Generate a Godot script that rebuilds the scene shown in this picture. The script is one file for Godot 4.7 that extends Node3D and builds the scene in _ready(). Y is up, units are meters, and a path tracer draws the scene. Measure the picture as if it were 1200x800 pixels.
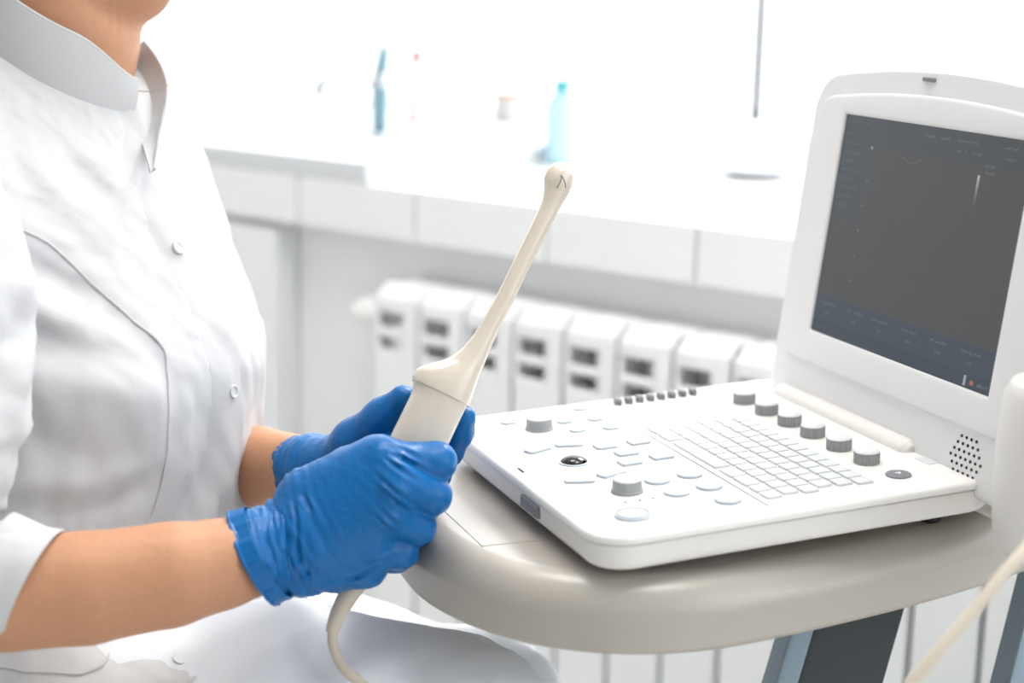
extends Node3D
# A gynaecology consulting room: a person in white scrubs and blue gloves holds a white transvaginal
# ultrasound probe over a cart that carries a portable ultrasound machine; a tiled window bench behind.

# ---------------------------------------------------------------- camera numbers
const FOCAL := 1953.9            # pixels, for a 1200 x 800 frame
const EYE := Vector3(0, 1.095, 0)
const PITCH := 0.2133
const ROLL := 0.0236
var cam_basis: Basis

func at(x: float, y: float, d: float) -> Vector3:      # a point seen at that pixel, d metres deep
	return EYE + cam_basis * Vector3((x - 600.0) / FOCAL * d, -(y - 400.0) / FOCAL * d, -d)

const SKY := 4.5                 # brightness of the overcast sky outside
const SUN := 2.2
const PANEL := 1.45               # each ceiling panel
const EXPOSURE := 0.8
const SCREEN := 0.68

func _ready() -> void:
	# camera
	var r := Vector3.RIGHT
	var u := Vector3(0, cos(PITCH), -sin(PITCH))
	var b := Vector3(0, sin(PITCH), cos(PITCH))
	cam_basis = Basis(r * cos(ROLL) + u * sin(ROLL), u * cos(ROLL) - r * sin(ROLL), b)
	var cam := Camera3D.new()
	cam.name = "camera"
	cam.transform = Transform3D(cam_basis, EYE)
	var lens := CameraAttributesPhysical.new()
	lens.frustum_focal_length = 24.0 / 800.0 * FOCAL
	lens.frustum_focus_distance = 1.11
	lens.exposure_aperture = 3.4
	cam.attributes = lens
	cam.near = 0.05
	cam.far = 60.0
	cam.current = true
	add_child(cam)
	cam.fov = rad_to_deg(2.0 * atan(400.0 / FOCAL))
	# overcast sky
	var env := Environment.new()
	env.background_mode = Environment.BG_SKY
	var sky := Sky.new()
	var sm := ProceduralSkyMaterial.new()
	sm.sky_top_color = Color(0.93, 0.965, 1.0)
	sm.sky_horizon_color = Color(0.98, 0.99, 1.0)
	sm.ground_horizon_color = Color(0.92, 0.93, 0.94)
	sm.ground_bottom_color = Color(0.86, 0.87, 0.88)
	sm.sun_angle_max = 0.1
	sky.sky_material = sm
	env.sky = sky
	env.background_energy_multiplier = SKY
	env.tonemap_mode = Environment.TONE_MAPPER_LINEAR
	env.tonemap_exposure = EXPOSURE
	env.sdfgi_enabled = true
	env.ssao_enabled = true
	env.ssil_enabled = true
	var we := WorldEnvironment.new()
	we.name = "surroundings"
	we.environment = env
	add_child(we)
	# low hazy sun from the right, through the window
	var sun := DirectionalLight3D.new()
	sun.name = "sun"
	sun.light_color = Color(1.0, 0.97, 0.93)
	sun.light_energy = SUN
	sun.light_angular_distance = 18.0
	sun.shadow_enabled = true
	sun.sky_mode = DirectionalLight3D.SKY_MODE_LIGHT_ONLY
	add_child(sun)
	sun.look_at_from_position(Vector3(0.35, 0.74, -0.57) * 10.0, Vector3.ZERO)
	# axes of the window wall and of the machine
	var a := deg_to_rad(38.125)
	wall_t = Transform3D(Basis(Vector3(cos(a), 0, sin(a)), Vector3.UP, Vector3(-sin(a), 0, cos(a))), WO)
	var yaw := 0.3734
	var tilt := deg_to_rad(3.0)
	var wd := Vector3(sin(yaw), 0, cos(yaw))
	var d0 := Vector3(cos(yaw), 0, -sin(yaw))
	var dd := d0 * cos(tilt) + Vector3.UP * sin(tilt)
	var un := Vector3.UP * cos(tilt) - d0 * sin(tilt)
	dev = Transform3D(Basis(wd, un, -dd), DEV_A)
	make_materials()
	build_room()
	build_lamps()
	build_bench()
	build_cart()
	build_person()
	build_machine()
	build_probe()
	build_stool()
	build_sill_things()

# ---------------------------------------------------------------- mesh builder
class MB:
	var v := PackedVector3Array()
	var t := PackedInt32Array()
	func add(p: Vector3) -> int:
		v.append(p); return v.size() - 1
	func tri(a: int, b: int, c: int) -> void:
		t.append(a); t.append(b); t.append(c)
	func quad(a: int, b: int, c: int, d: int) -> void:
		tri(a, b, c); tri(a, c, d)
	func loop(pts: PackedVector3Array) -> int:
		var s := v.size()
		v.append_array(pts)
		return s
	func strip(a: int, b: int, n: int, closed := true) -> void:
		for i in (n if closed else n - 1):
			var j := (i + 1) % n
			quad(a + i, a + j, b + j, b + i)
	func cap(s: int, n: int, rev := false) -> void:
		var c := Vector3.ZERO
		for i in n: c += v[s + i]
		var k := add(c / n)
		for i in n:
			if rev: tri(k, s + (i + 1) % n, s + i)
			else: tri(k, s + i, s + (i + 1) % n)
	func loft(loops: Array, caps := true, closed := true) -> void:
		var first := -1
		var prev := -1
		var n := 0
		for l in loops:
			n = l.size()
			var s := loop(l)
			if prev >= 0: strip(prev, s, n, closed)
			else: first = s
			prev = s
		if caps:
			cap(first, n, true); cap(prev, n)
	func merge(o: MB, tr := Transform3D()) -> void:
		var s := v.size()
		for p in o.v: v.append(tr * p)
		for i in o.t: t.append(s + i)
	func orient() -> void:                       # faces outwards, by signed volume
		var vol := 0.0
		for i in range(0, t.size(), 3):
			vol += v[t[i]].dot(v[t[i + 1]].cross(v[t[i + 2]]))
		if vol < 0:
			for i in range(0, t.size(), 3):
				var k := t[i]; t[i] = t[i + 1]; t[i + 1] = k
	func mesh(crease := 40.0, auto := true) -> ArrayMesh:
		if auto: orient()
		var nf := t.size() / 3
		var fn := PackedVector3Array(); fn.resize(nf)
		var fu := PackedVector3Array(); fu.resize(nf)
		for f in nf:
			var n := (v[t[f * 3 + 1]] - v[t[f * 3]]).cross(v[t[f * 3 + 2]] - v[t[f * 3]])
			fn[f] = n
			fu[f] = n.normalized()
		var ov := PackedVector3Array()
		var on := PackedVector3Array()
		var arr := []
		arr.resize(Mesh.ARRAY_MAX)
		if crease <= 0.0:
			on.resize(v.size())
			for f in nf:
				for k in 3: on[t[f * 3 + k]] += fn[f]
			for i in v.size(): on[i] = on[i].normalized()
			var ix := PackedInt32Array(); ix.resize(t.size())
			for f in nf:
				ix[f * 3] = t[f * 3]; ix[f * 3 + 1] = t[f * 3 + 2]; ix[f * 3 + 2] = t[f * 3 + 1]
			arr[Mesh.ARRAY_VERTEX] = v
			arr[Mesh.ARRAY_NORMAL] = on
			arr[Mesh.ARRAY_INDEX] = ix
		else:
			var c := cos(deg_to_rad(crease))
			var near := []
			near.resize(v.size())
			for i in v.size(): near[i] = PackedInt32Array()
			for f in nf:
				for k in 3: near[t[f * 3 + k]].append(f)
			for f in nf:
				for k in [0, 2, 1]:
					var n := Vector3.ZERO
					for g in near[t[f * 3 + k]]:
						if fu[g].dot(fu[f]) > c: n += fn[g]
					ov.append(v[t[f * 3 + k]])
					on.append(n.normalized() if n.length_squared() > 0 else Vector3.UP)
			arr[Mesh.ARRAY_VERTEX] = ov
			arr[Mesh.ARRAY_NORMAL] = on
		var m := ArrayMesh.new()
		m.add_surface_from_arrays(Mesh.PRIMITIVE_TRIANGLES, arr)
		return m

# rounded rectangle in the plane (x, z), centre c, n points a corner
func rr(c: Vector2, w: float, h: float, r: float, n := 6) -> PackedVector2Array:
	var o := PackedVector2Array()
	for k in 4:
		var q := Vector2([w / 2 - r, -w / 2 + r, -w / 2 + r, w / 2 - r][k], [h / 2 - r, h / 2 - r, -h / 2 + r, -h / 2 + r][k])
		for i in n + 1:
			var a := PI / 2 * (k + float(i) / n)
			o.append(c + q + Vector2(cos(a), sin(a)) * r)
	return o

func inset(p: PackedVector2Array, d: float) -> PackedVector2Array:
	var o := PackedVector2Array()
	var n := p.size()
	var area := 0.0
	for i in n: area += p[i].cross(p[(i + 1) % n])
	var s := signf(area)
	for i in n:
		var tan_ := (p[(i + 1) % n] - p[(i + n - 1) % n]).normalized()
		o.append(p[i] + Vector2(-tan_.y, tan_.x) * s * d)
	return o

func lift(p: PackedVector2Array, y: float) -> PackedVector3Array:
	var o := PackedVector3Array()
	for q in p: o.append(Vector3(q.x, y, q.y))
	return o

# a plate: outline in (x, z), from y0 to y1, edges rounded by bt above and bb below
func plate(p: PackedVector2Array, y0: float, y1: float, bt := 0.001, bb := 0.001, steps := 4) -> MB:
	var m := MB.new()
	var loops := []
	for i in steps + 1:
		var a := PI / 2 * i / steps
		loops.append(lift(inset(p, bb * (1 - sin(a))), y0 + bb * (1 - cos(a))))
	for i in steps + 1:
		var a := PI / 2 * i / steps
		loops.append(lift(inset(p, bt * (1 - cos(a))), y1 - bt * (1 - sin(a))))
	m.loft(loops)
	return m

func box(c: Vector3, s: Vector3, b := 0.002) -> MB:
	b = minf(b, minf(s.x, minf(s.y, s.z)) * 0.45)
	var m := plate(rr(Vector2(c.x, c.z), s.x, s.z, b, 2), c.y - s.y / 2, c.y + s.y / 2, b, b, 2)
	return m

func lathe(prof: Array, n := 32) -> MB:           # profile of (radius, y), about the y axis
	var m := MB.new()
	var loops := []
	for q in prof:
		var l := PackedVector3Array()
		for i in n:
			var a := TAU * i / n
			l.append(Vector3(cos(a) * q.x, q.y, sin(a) * q.x))
		loops.append(l)
	m.loft(loops)
	return m

func smooth_path(p: Array, per := 8) -> Array:     # Catmull-Rom through arrays of floats
	var o := []
	for i in p.size() - 1:
		var a = p[maxi(i - 1, 0)]
		var b = p[i]
		var c = p[i + 1]
		var d = p[mini(i + 2, p.size() - 1)]
		for k in per:
			var t := float(k) / per
			var r := []
			for j in b.size():
				r.append(0.5 * (2 * b[j] + (c[j] - a[j]) * t + (2 * a[j] - 5 * b[j] + 4 * c[j] - d[j]) * t * t + (3 * b[j] - a[j] - 3 * c[j] + d[j]) * t * t * t))
			o.append(r)
	o.append(p[-1])
	return o

# a tube through points; r one radius or one each; flat squashes it along the second axis
func tube(pts: PackedVector3Array, r, n := 10, caps := true) -> MB:
	var m := MB.new()
	var loops := []
	var up := Vector3(0.31, 0.87, 0.37).normalized()
	for i in pts.size():
		var d := (pts[mini(i + 1, pts.size() - 1)] - pts[maxi(i - 1, 0)]).normalized()
		var x := d.cross(up)
		x = x.normalized() if x.length() > 1e-4 else d.cross(Vector3.RIGHT).normalized()
		var y := x.cross(d).normalized()
		up = y
		var rad: float = r[i] if r is Array or r is PackedFloat32Array else r
		var l := PackedVector3Array()
		for k in n:
			var a := TAU * k / n
			l.append(pts[i] + (x * cos(a) + y * sin(a)) * rad)
		loops.append(l)
	m.loft(loops, caps)
	return m

func v3s(path: Array) -> PackedVector3Array:
	var o := PackedVector3Array()
	for q in path: o.append(Vector3(q[0], q[1], q[2]))
	return o

# a thin sheet between two edges (grid rows x columns of points), with thickness
func sheet(rows: Array, thick: float) -> MB:
	var m := MB.new()
	var nr := rows.size()
	var nc: int = rows[0].size()
	var front := []
	var back := []
	for i in nr:
		for j in nc:
			var du: Vector3 = rows[mini(i + 1, nr - 1)][j] - rows[maxi(i - 1, 0)][j]
			var dv: Vector3 = rows[i][mini(j + 1, nc - 1)] - rows[i][maxi(j - 1, 0)]
			var nn := du.cross(dv).normalized() * thick / 2
			front.append(m.add(rows[i][j] + nn))
			back.append(m.add(rows[i][j] - nn))
	for i in nr - 1:
		for j in nc - 1:
			var a := i * nc + j
			m.quad(front[a], front[a + nc], front[a + nc + 1], front[a + 1])
			m.quad(back[a], back[a + 1], back[a + nc + 1], back[a + nc])
	for i in nr - 1:
		for j in [0, nc - 1]:
			var a: int = i * nc + j
			if j == 0: m.quad(front[a], back[a], back[a + nc], front[a + nc])
			else: m.quad(front[a], front[a + nc], back[a + nc], back[a])
	for j in nc - 1:
		for i in [0, nr - 1]:
			var a: int = i * nc + j
			if i == 0: m.quad(front[a], front[a + 1], back[a + 1], back[a])
			else: m.quad(front[a], back[a], back[a + 1], front[a + 1])
	return m

# ---------------------------------------------------------------- soft bodies: distance field + surface nets
class Field:
	var ca: Array[Vector3] = []
	var cb: Array[Vector3] = []
	var ra := PackedFloat32Array()
	var rb := PackedFloat32Array()
	var kk := PackedFloat32Array()
	var lo := Vector3.INF
	var hi := -Vector3.INF
	var bump: Callable
	var has_bump := false
	func cone(a: Vector3, b: Vector3, r0: float, r1: float, k := 0.008) -> void:
		ca.append(a); cb.append(b); ra.append(r0); rb.append(r1); kk.append(k)
		lo = lo.min(a - Vector3.ONE * (r0 + 0.01)).min(b - Vector3.ONE * (r1 + 0.01))
		hi = hi.max(a + Vector3.ONE * (r0 + 0.01)).max(b + Vector3.ONE * (r1 + 0.01))
	func chain(p: Array, r: Array, k := 0.008) -> void:
		for i in p.size() - 1: cone(p[i], p[i + 1], r[i], r[i + 1], k)
	func one(i: int, p: Vector3) -> float:
		var a := ca[i]
		var ab := cb[i] - a
		var l := ab.length_squared()
		var t := 0.0
		if l > 1e-12: t = clampf((p - a).dot(ab) / l, 0.0, 1.0)
		return p.distance_to(a + ab * t) - lerpf(ra[i], rb[i], t)
	func dist(p: Vector3, ids: PackedInt32Array) -> float:
		var d := 1e3
		for i in ids:
			var e := one(i, p)
			var k := kk[i]
			var h := maxf(k - absf(d - e), 0.0) / k
			d = minf(d, e) - h * h * k * 0.25
		if has_bump: d += bump.call(p)
		return d
	func build(cell: float) -> MB:
		var B := 6
		var nb := Vector3i(((hi - lo) / (cell * B)).ceil()) + Vector3i.ONE
		var n := nb * B + Vector3i.ONE
		var f := PackedFloat32Array(); f.resize(n.x * n.y * n.z); f.fill(1.0)
		var sx := n.y * n.z
		var sy := n.z
		var half := cell * B * 0.5
		var reach := half * 1.7321
		var active: Array[Vector3i] = []
		for bx in nb.x:
			for by in nb.y:
				for bz in nb.z:
					var c := lo + Vector3(bx + 0.5, by + 0.5, bz + 0.5) * cell * B
					var ids := PackedInt32Array()
					var best := 1e3
					for i in ca.size():
						var e := one(i, c)
						if e < reach + 0.03: ids.append(i)
						best = minf(best, e)
					if best > reach + 0.012: continue
					var dc := dist(c, ids)
					if dc > reach + 0.006: continue
					var fill := 0.0
					if dc < -reach - 0.006: fill = -1.0
					else: active.append(Vector3i(bx, by, bz))
					for ix in B + 1:
						for iy in B + 1:
							var at0 := (bx * B + ix) * sx + (by * B + iy) * sy + bz * B
							for iz in B + 1:
								if fill < 0.0:
									f[at0 + iz] = -1.0
								elif f[at0 + iz] == 1.0:
									f[at0 + iz] = dist(lo + Vector3(bx * B + ix, by * B + iy, bz * B + iz) * cell, ids)
		var m := MB.new()
		var where := {}
		var off := [0, sx, sy, sx + sy, 1, sx + 1, sy + 1, sx + sy + 1]
		var cor := [Vector3(0, 0, 0), Vector3(1, 0, 0), Vector3(0, 1, 0), Vector3(1, 1, 0), Vector3(0, 0, 1), Vector3(1, 0, 1), Vector3(0, 1, 1), Vector3(1, 1, 1)]
		var edges := [[0, 1], [2, 3], [4, 5], [6, 7], [0, 2], [1, 3], [4, 6], [5, 7], [0, 4], [1, 5], [2, 6], [3, 7]]
		for b in active:
			for ix in B:
				for iy in B:
					for iz in B:
						var x := b.x * B + ix
						var y := b.y * B + iy
						var z := b.z * B + iz
						var id := x * sx + y * sy + z
						var mask := 0
						for k in 8:
							if f[id + off[k]] < 0.0: mask |= 1 << k
						if mask == 0 or mask == 255: continue
						var s := Vector3.ZERO
						var c := 0
						for e in edges:
							var d0 := f[id + off[e[0]]]
							var d1 := f[id + off[e[1]]]
							if (d0 < 0.0) != (d1 < 0.0):
								var p0: Vector3 = cor[e[0]]
								var p1: Vector3 = cor[e[1]]
								s += p0.lerp(p1, d0 / (d0 - d1)); c += 1
						where[id] = m.add(lo + (Vector3(x, y, z) + s / c) * cell)
		for id in where:
			for ax in 3:
				var st: int = [sx, sy, 1][ax]
				var u: int = [sy, 1, sx][ax]
				var w: int = [1, sx, sy][ax]
				var d0 := f[id]
				var d1 := f[id + st]
				if (d0 < 0.0) == (d1 < 0.0): continue
				var a = where.get(id - u - w, -1)
				var b2 = where.get(id - w, -1)
				var c2 = where.get(id - u, -1)
				if a < 0 or b2 < 0 or c2 < 0: continue
				if d0 < 0.0: m.quad(where[id], c2, a, b2)
				else: m.quad(where[id], b2, a, c2)
		return m

# ---------------------------------------------------------------- scene helpers
var taken := {}
func numbered(called: String) -> String:
	if not taken.has(called):
		taken[called] = 0
		return called
	taken[called] += 1
	return "%s_%03d" % [called, taken[called]]

func tag(o: Node, label := "", category := "", group := "", kind := "") -> void:
	if label: o.set_meta("label", label)
	if category: o.set_meta("category", category)
	if group: o.set_meta("group", group)
	if kind: o.set_meta("kind", kind)

func thing(called: String, label: String, category: String, tr := Transform3D(), group := "") -> Node3D:
	var o := Node3D.new()
	o.name = numbered(called)
	o.transform = tr
	add_child(o)
	tag(o, label, category, group)
	return o

func part(called: String, mesh: Mesh, m: Material, parent: Node = null, tr := Transform3D()) -> MeshInstance3D:
	var o := MeshInstance3D.new()
	o.mesh = mesh
	o.material_override = m
	o.transform = tr
	o.cast_shadow = GeometryInstance3D.SHADOW_CASTING_SETTING_ON
	if parent == null:
		o.name = numbered(called)
		add_child(o)
	else:
		o.name = called
		parent.add_child(o, true)
	return o

func mat(c: Color, rough := 0.5, spec := 0.5, metal := 0.0) -> StandardMaterial3D:
	var m := StandardMaterial3D.new()
	m.albedo_color = c
	m.roughness = rough
	m.metallic = metal
	m.metallic_specular = spec
	return m

func noise_tex(freq: float, oct := 3, seed_ := 1, size := 512, lo := 0.0, hi := 1.0, kind := FastNoiseLite.TYPE_SIMPLEX_SMOOTH) -> NoiseTexture2D:
	var n := FastNoiseLite.new()
	n.noise_type = kind
	n.frequency = freq
	n.fractal_octaves = oct
	n.seed = seed_
	var t := NoiseTexture2D.new()
	t.width = size; t.height = size
	t.seamless = true
	t.noise = n
	var g := Gradient.new()
	g.set_color(0, Color(lo, lo, lo)); g.set_color(1, Color(hi, hi, hi))
	t.color_ramp = g
	return t

func relief(m: StandardMaterial3D, tex: Texture2D, cm: float, scale: float) -> StandardMaterial3D:
	m.heightmap_enabled = true
	m.heightmap_texture = tex
	m.heightmap_scale = cm
	m.uv1_triplanar = true
	m.uv1_scale = Vector3.ONE * scale
	return m

# ---------------------------------------------------------------- materials
var M := {}
func make_materials() -> void:
	var fine := noise_tex(0.35, 2, 3, 256)
	var weave := noise_tex(0.12, 4, 5, 512)
	M.wall = relief(mat(Color(0.965, 0.97, 0.975), 0.8, 0.3), fine, 0.02, 4.0)  # white lifted in the colour to imitate glare from the window
	M.wall_far = relief(mat(Color(0.82, 0.81, 0.79), 0.8, 0.3), fine, 0.02, 4.0)
	M.floor = mat(Color(0.88, 0.88, 0.87), 0.45, 0.4)
	M.ceiling = mat(Color(0.94, 0.94, 0.94), 0.9, 0.2)
	M.frame = mat(Color(0.95, 0.95, 0.95), 0.35, 0.5)
	M.tile = mat(Color(0.96, 0.965, 0.97), 0.22, 0.5)  # raised albedo stands in for window glare on the tile band
	M.grout = mat(Color(0.80, 0.81, 0.82), 0.9, 0.2)
	M.sill = mat(Color(0.95, 0.95, 0.95), 0.35, 0.5)
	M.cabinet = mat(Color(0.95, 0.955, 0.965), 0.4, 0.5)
	M.counter = mat(Color(0.86, 0.87, 0.885), 0.4, 0.5)
	M.enamel = mat(Color(0.96, 0.965, 0.97), 0.3, 0.5)  # enamel whitened to carry the glare near the window
	M.pane = mat(Color(1, 1, 1, 0.04), 0.02, 0.5)
	M.pane.transparency = BaseMaterial3D.TRANSPARENCY_ALPHA
	M.steel = mat(Color(0.75, 0.77, 0.79), 0.25, 0.5, 1.0)
	M.grey_rod = mat(Color(0.16, 0.19, 0.22), 0.5, 0.4)
	M.teal = mat(Color(0.42, 0.56, 0.60), 0.4, 0.5)
	# machine and cart
	M.abs_white = relief(mat(Color(0.905, 0.895, 0.88), 0.42, 0.45), fine, 0.004, 40.0)
	M.abs_top = relief(mat(Color(0.93, 0.925, 0.915), 0.42, 0.45), fine, 0.004, 40.0)
	M.bezel = relief(mat(Color(0.90, 0.90, 0.905), 0.45, 0.4), fine, 0.003, 40.0)
	M.cart = relief(mat(Color(0.69, 0.665, 0.63), 0.31, 0.62), fine, 0.002, 25.0)  # colour darkened to stand for shade on the near side
	M.cart_grey = mat(Color(0.55, 0.62, 0.67), 0.5, 0.4)
	M.cart_dark = relief(mat(Color(0.27, 0.28, 0.29), 0.6, 0.35), fine, 0.01, 30.0)
	M.key = mat(Color(0.84, 0.85, 0.86), 0.5, 0.4)
	M.button = mat(Color(0.70, 0.735, 0.77), 0.4, 0.5)
	M.knob = mat(Color(0.60, 0.61, 0.62), 0.5, 0.4)
	M.knob_top = mat(Color(0.88, 0.885, 0.89), 0.35, 0.5)
	M.dark = mat(Color(0.10, 0.10, 0.11), 0.5, 0.4)
	M.ball = mat(Color(0.06, 0.055, 0.06), 0.12, 0.6)
	M.mid_grey = mat(Color(0.50, 0.51, 0.53), 0.5, 0.4)
	M.led = mat(Color(0.35, 0.35, 0.36), 0.4, 0.5)
	# probe
	M.probe = mat(Color(0.83, 0.79, 0.735), 0.16, 0.5)
	M.probe.clearcoat_enabled = true
	M.probe.clearcoat = 0.4
	M.probe.clearcoat_roughness = 0.08
	M.cable = mat(Color(0.80, 0.76, 0.70), 0.5, 0.4)
	# person
	M.skin = mat(Color(0.78, 0.575, 0.445), 0.5, 0.4)
	M.skin.subsurf_scatter_enabled = true
	M.skin.subsurf_scatter_strength = 0.06
	var sk := noise_tex(0.05, 4, 9, 512, 0.93, 1.0)
	M.skin.albedo_texture = sk
	relief(M.skin, noise_tex(0.2, 3, 8, 512), 0.012, 9.0)
	M.lips = mat(Color(0.72, 0.42, 0.38), 0.4, 0.5)
	M.eye_white = mat(Color(0.93, 0.92, 0.90), 0.15, 0.5)
	M.iris = mat(Color(0.25, 0.17, 0.11), 0.15, 0.5)
	M.hair = mat(Color(0.46, 0.33, 0.23), 0.45, 0.5)
	M.strand = mat(Color(0.74, 0.70, 0.66), 0.4, 0.5)
	M.glove = relief(mat(Color(0.0, 0.385, 0.645), 0.36, 0.4), noise_tex(0.03, 4, 11, 512), 0.05, 7.0)
	M.cloth = relief(mat(Color(0.775, 0.775, 0.78), 0.85, 0.25), weave, 0.012, 14.0)  # white cloth greyed in colour, standing for its shaded side
	M.trouser = relief(mat(Color(0.90, 0.915, 0.94), 0.85, 0.25), weave, 0.015, 14.0)
	M.snap = mat(Color(0.82, 0.83, 0.84), 0.3, 0.5)
	M.shoe = mat(Color(0.92, 0.92, 0.92), 0.5, 0.4)
	M.stool = mat(Color(0.30, 0.32, 0.35), 0.5, 0.4)
	# sill things, their colours paled to stand for window glare
	M.white_plastic = mat(Color(0.95, 0.95, 0.95), 0.4, 0.5)
	M.pink = mat(Color(0.91, 0.82, 0.82), 0.3, 0.5)
	M.red_cap = mat(Color(0.80, 0.42, 0.44), 0.4, 0.5)
	M.paper = mat(Color(0.78, 0.77, 0.76), 0.7, 0.3)
	M.orange = mat(Color(0.82, 0.58, 0.42), 0.6, 0.4)
	M.blue_plastic = mat(Color(0.70, 0.83, 0.88), 0.3, 0.5)
	M.teal_cap = mat(Color(0.34, 0.68, 0.70), 0.4, 0.5)

# ---------------------------------------------------------------- the window wall: its own axes
const WO := Vector3(0.0353, 0, -1.8897)
var wall_t: Transform3D          # x along the wall to the right, z into the room

func wbox(x0: float, x1: float, y0: float, y1: float, z0: float, z1: float, b := 0.003) -> ArrayMesh:
	return box(Vector3((x0 + x1) / 2, (y0 + y1) / 2, (z0 + z1) / 2), Vector3(x1 - x0, y1 - y0, z1 - z0), b).mesh()

func structure(called: String, mesh: Mesh, m: Material, tr: Transform3D, label := "") -> MeshInstance3D:
	var o := part(called, mesh, m, null, tr)
	tag(o, label, "", "", "structure")
	return o

const X0 := -1.75
const X1 := 2.45
const Z1 := 3.6
const ZW := -0.66                 # room face of the window wall
func build_room() -> void:
	var W := wall_t
	structure("floor", wbox(X0 - 0.2, X1 + 0.2, -0.1, 0, ZW - 0.25, Z1 + 0.2), M.floor, W, "light grey smooth floor")
	structure("ceiling", wbox(X0 - 0.2, X1 + 0.2, 2.7, 2.8, ZW - 0.25, Z1 + 0.2), M.ceiling, W, "white ceiling")
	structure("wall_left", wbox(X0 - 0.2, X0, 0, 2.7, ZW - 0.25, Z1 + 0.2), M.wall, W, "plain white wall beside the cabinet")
	structure("wall_front", wbox(X0, X1, 0, 2.7, Z1, Z1 + 0.2), M.wall_far, W, "plain white wall behind the viewer")
	# right wall with a second window
	var wr := Node3D.new()
	wr.name = "wall_right"; wr.transform = W; add_child(wr)
	tag(wr, "white wall with a tall window, right of the cart", "", "", "structure")
	part("wall_panel", wbox(X1, X1 + 0.2, 0, 0.85, ZW - 0.25, Z1 + 0.2), M.wall, wr)
	part("wall_panel", wbox(X1, X1 + 0.2, 2.45, 2.7, ZW - 0.25, Z1 + 0.2), M.wall, wr)
	part("wall_panel", wbox(X1, X1 + 0.2, 0.85, 2.45, ZW - 0.25, ZW + 0.35), M.wall, wr)
	part("wall_panel", wbox(X1, X1 + 0.2, 0.85, 2.45, 0.9, Z1 + 0.2), M.wall, wr)
	# window wall: below the sill the radiator niche, above it the wide window
	var wb := Node3D.new()
	wb.name = "wall_back"; wb.transform = W; add_child(wb)
	tag(wb, "white wall round the wide window and behind the cabinet", "", "", "structure")
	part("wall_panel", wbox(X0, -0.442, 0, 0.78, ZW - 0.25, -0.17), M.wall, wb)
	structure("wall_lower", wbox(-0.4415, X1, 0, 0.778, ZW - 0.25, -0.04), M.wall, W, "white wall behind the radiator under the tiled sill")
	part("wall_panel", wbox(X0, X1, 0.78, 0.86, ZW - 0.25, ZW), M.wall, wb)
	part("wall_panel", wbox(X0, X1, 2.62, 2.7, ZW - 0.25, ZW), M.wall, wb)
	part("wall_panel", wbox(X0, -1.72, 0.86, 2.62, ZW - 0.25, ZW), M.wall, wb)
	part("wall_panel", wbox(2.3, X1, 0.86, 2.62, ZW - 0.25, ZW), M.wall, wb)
	window_in(1, W, -1.72, 2.3, 0.86, 2.62, ZW - 0.06, [-0.917, 0.75])
	var side := W * Transform3D(Basis(Vector3.UP, -PI / 2), Vector3(X1, 0, 0))
	# local x of the side window runs along the wall's z
	window_in(2, side, ZW + 0.35, 0.9, 0.85, 2.45, -0.06, [])

func window_in(k: int, tr: Transform3D, x0: float, x1: float, y0: float, y1: float, z: float, posts: Array) -> void:
	var w := Node3D.new()
	w.name = "window_%d" % k
	w.transform = tr
	add_child(w)
	tag(w, "wide white framed window over the tiled sill, blown out by daylight" if k == 1 else "white framed side window, right of the cart", "", "", "structure")
	var f := 0.022
	part("window_frame", wbox(x0, x1, y0, y0 + f, z - 0.04, z + 0.02), M.frame, w)
	part("window_frame", wbox(x0, x1, y1 - f, y1, z - 0.04, z + 0.02), M.frame, w)
	part("window_frame", wbox(x0, x0 + f, y0 + f, y1 - f, z - 0.04, z + 0.02), M.frame, w)
	part("window_frame", wbox(x1 - f, x1, y0 + f, y1 - f, z - 0.04, z + 0.02), M.frame, w)
	var xs := [x0 + f]
	for p in posts:
		part("mullion", wbox(p - 0.005, p + 0.005, y0 + f, y1 - f, z - 0.04, z + 0.02), M.frame, w)
		xs.append(p - 0.005); xs.append(p + 0.005)
	xs.append(x1 - f)
	for i in range(0, xs.size(), 2):
		part("pane", wbox(xs[i], xs[i + 1], y0 + f, y1 - f, z - 0.008, z - 0.004, 0.0005), M.pane, w)

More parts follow.
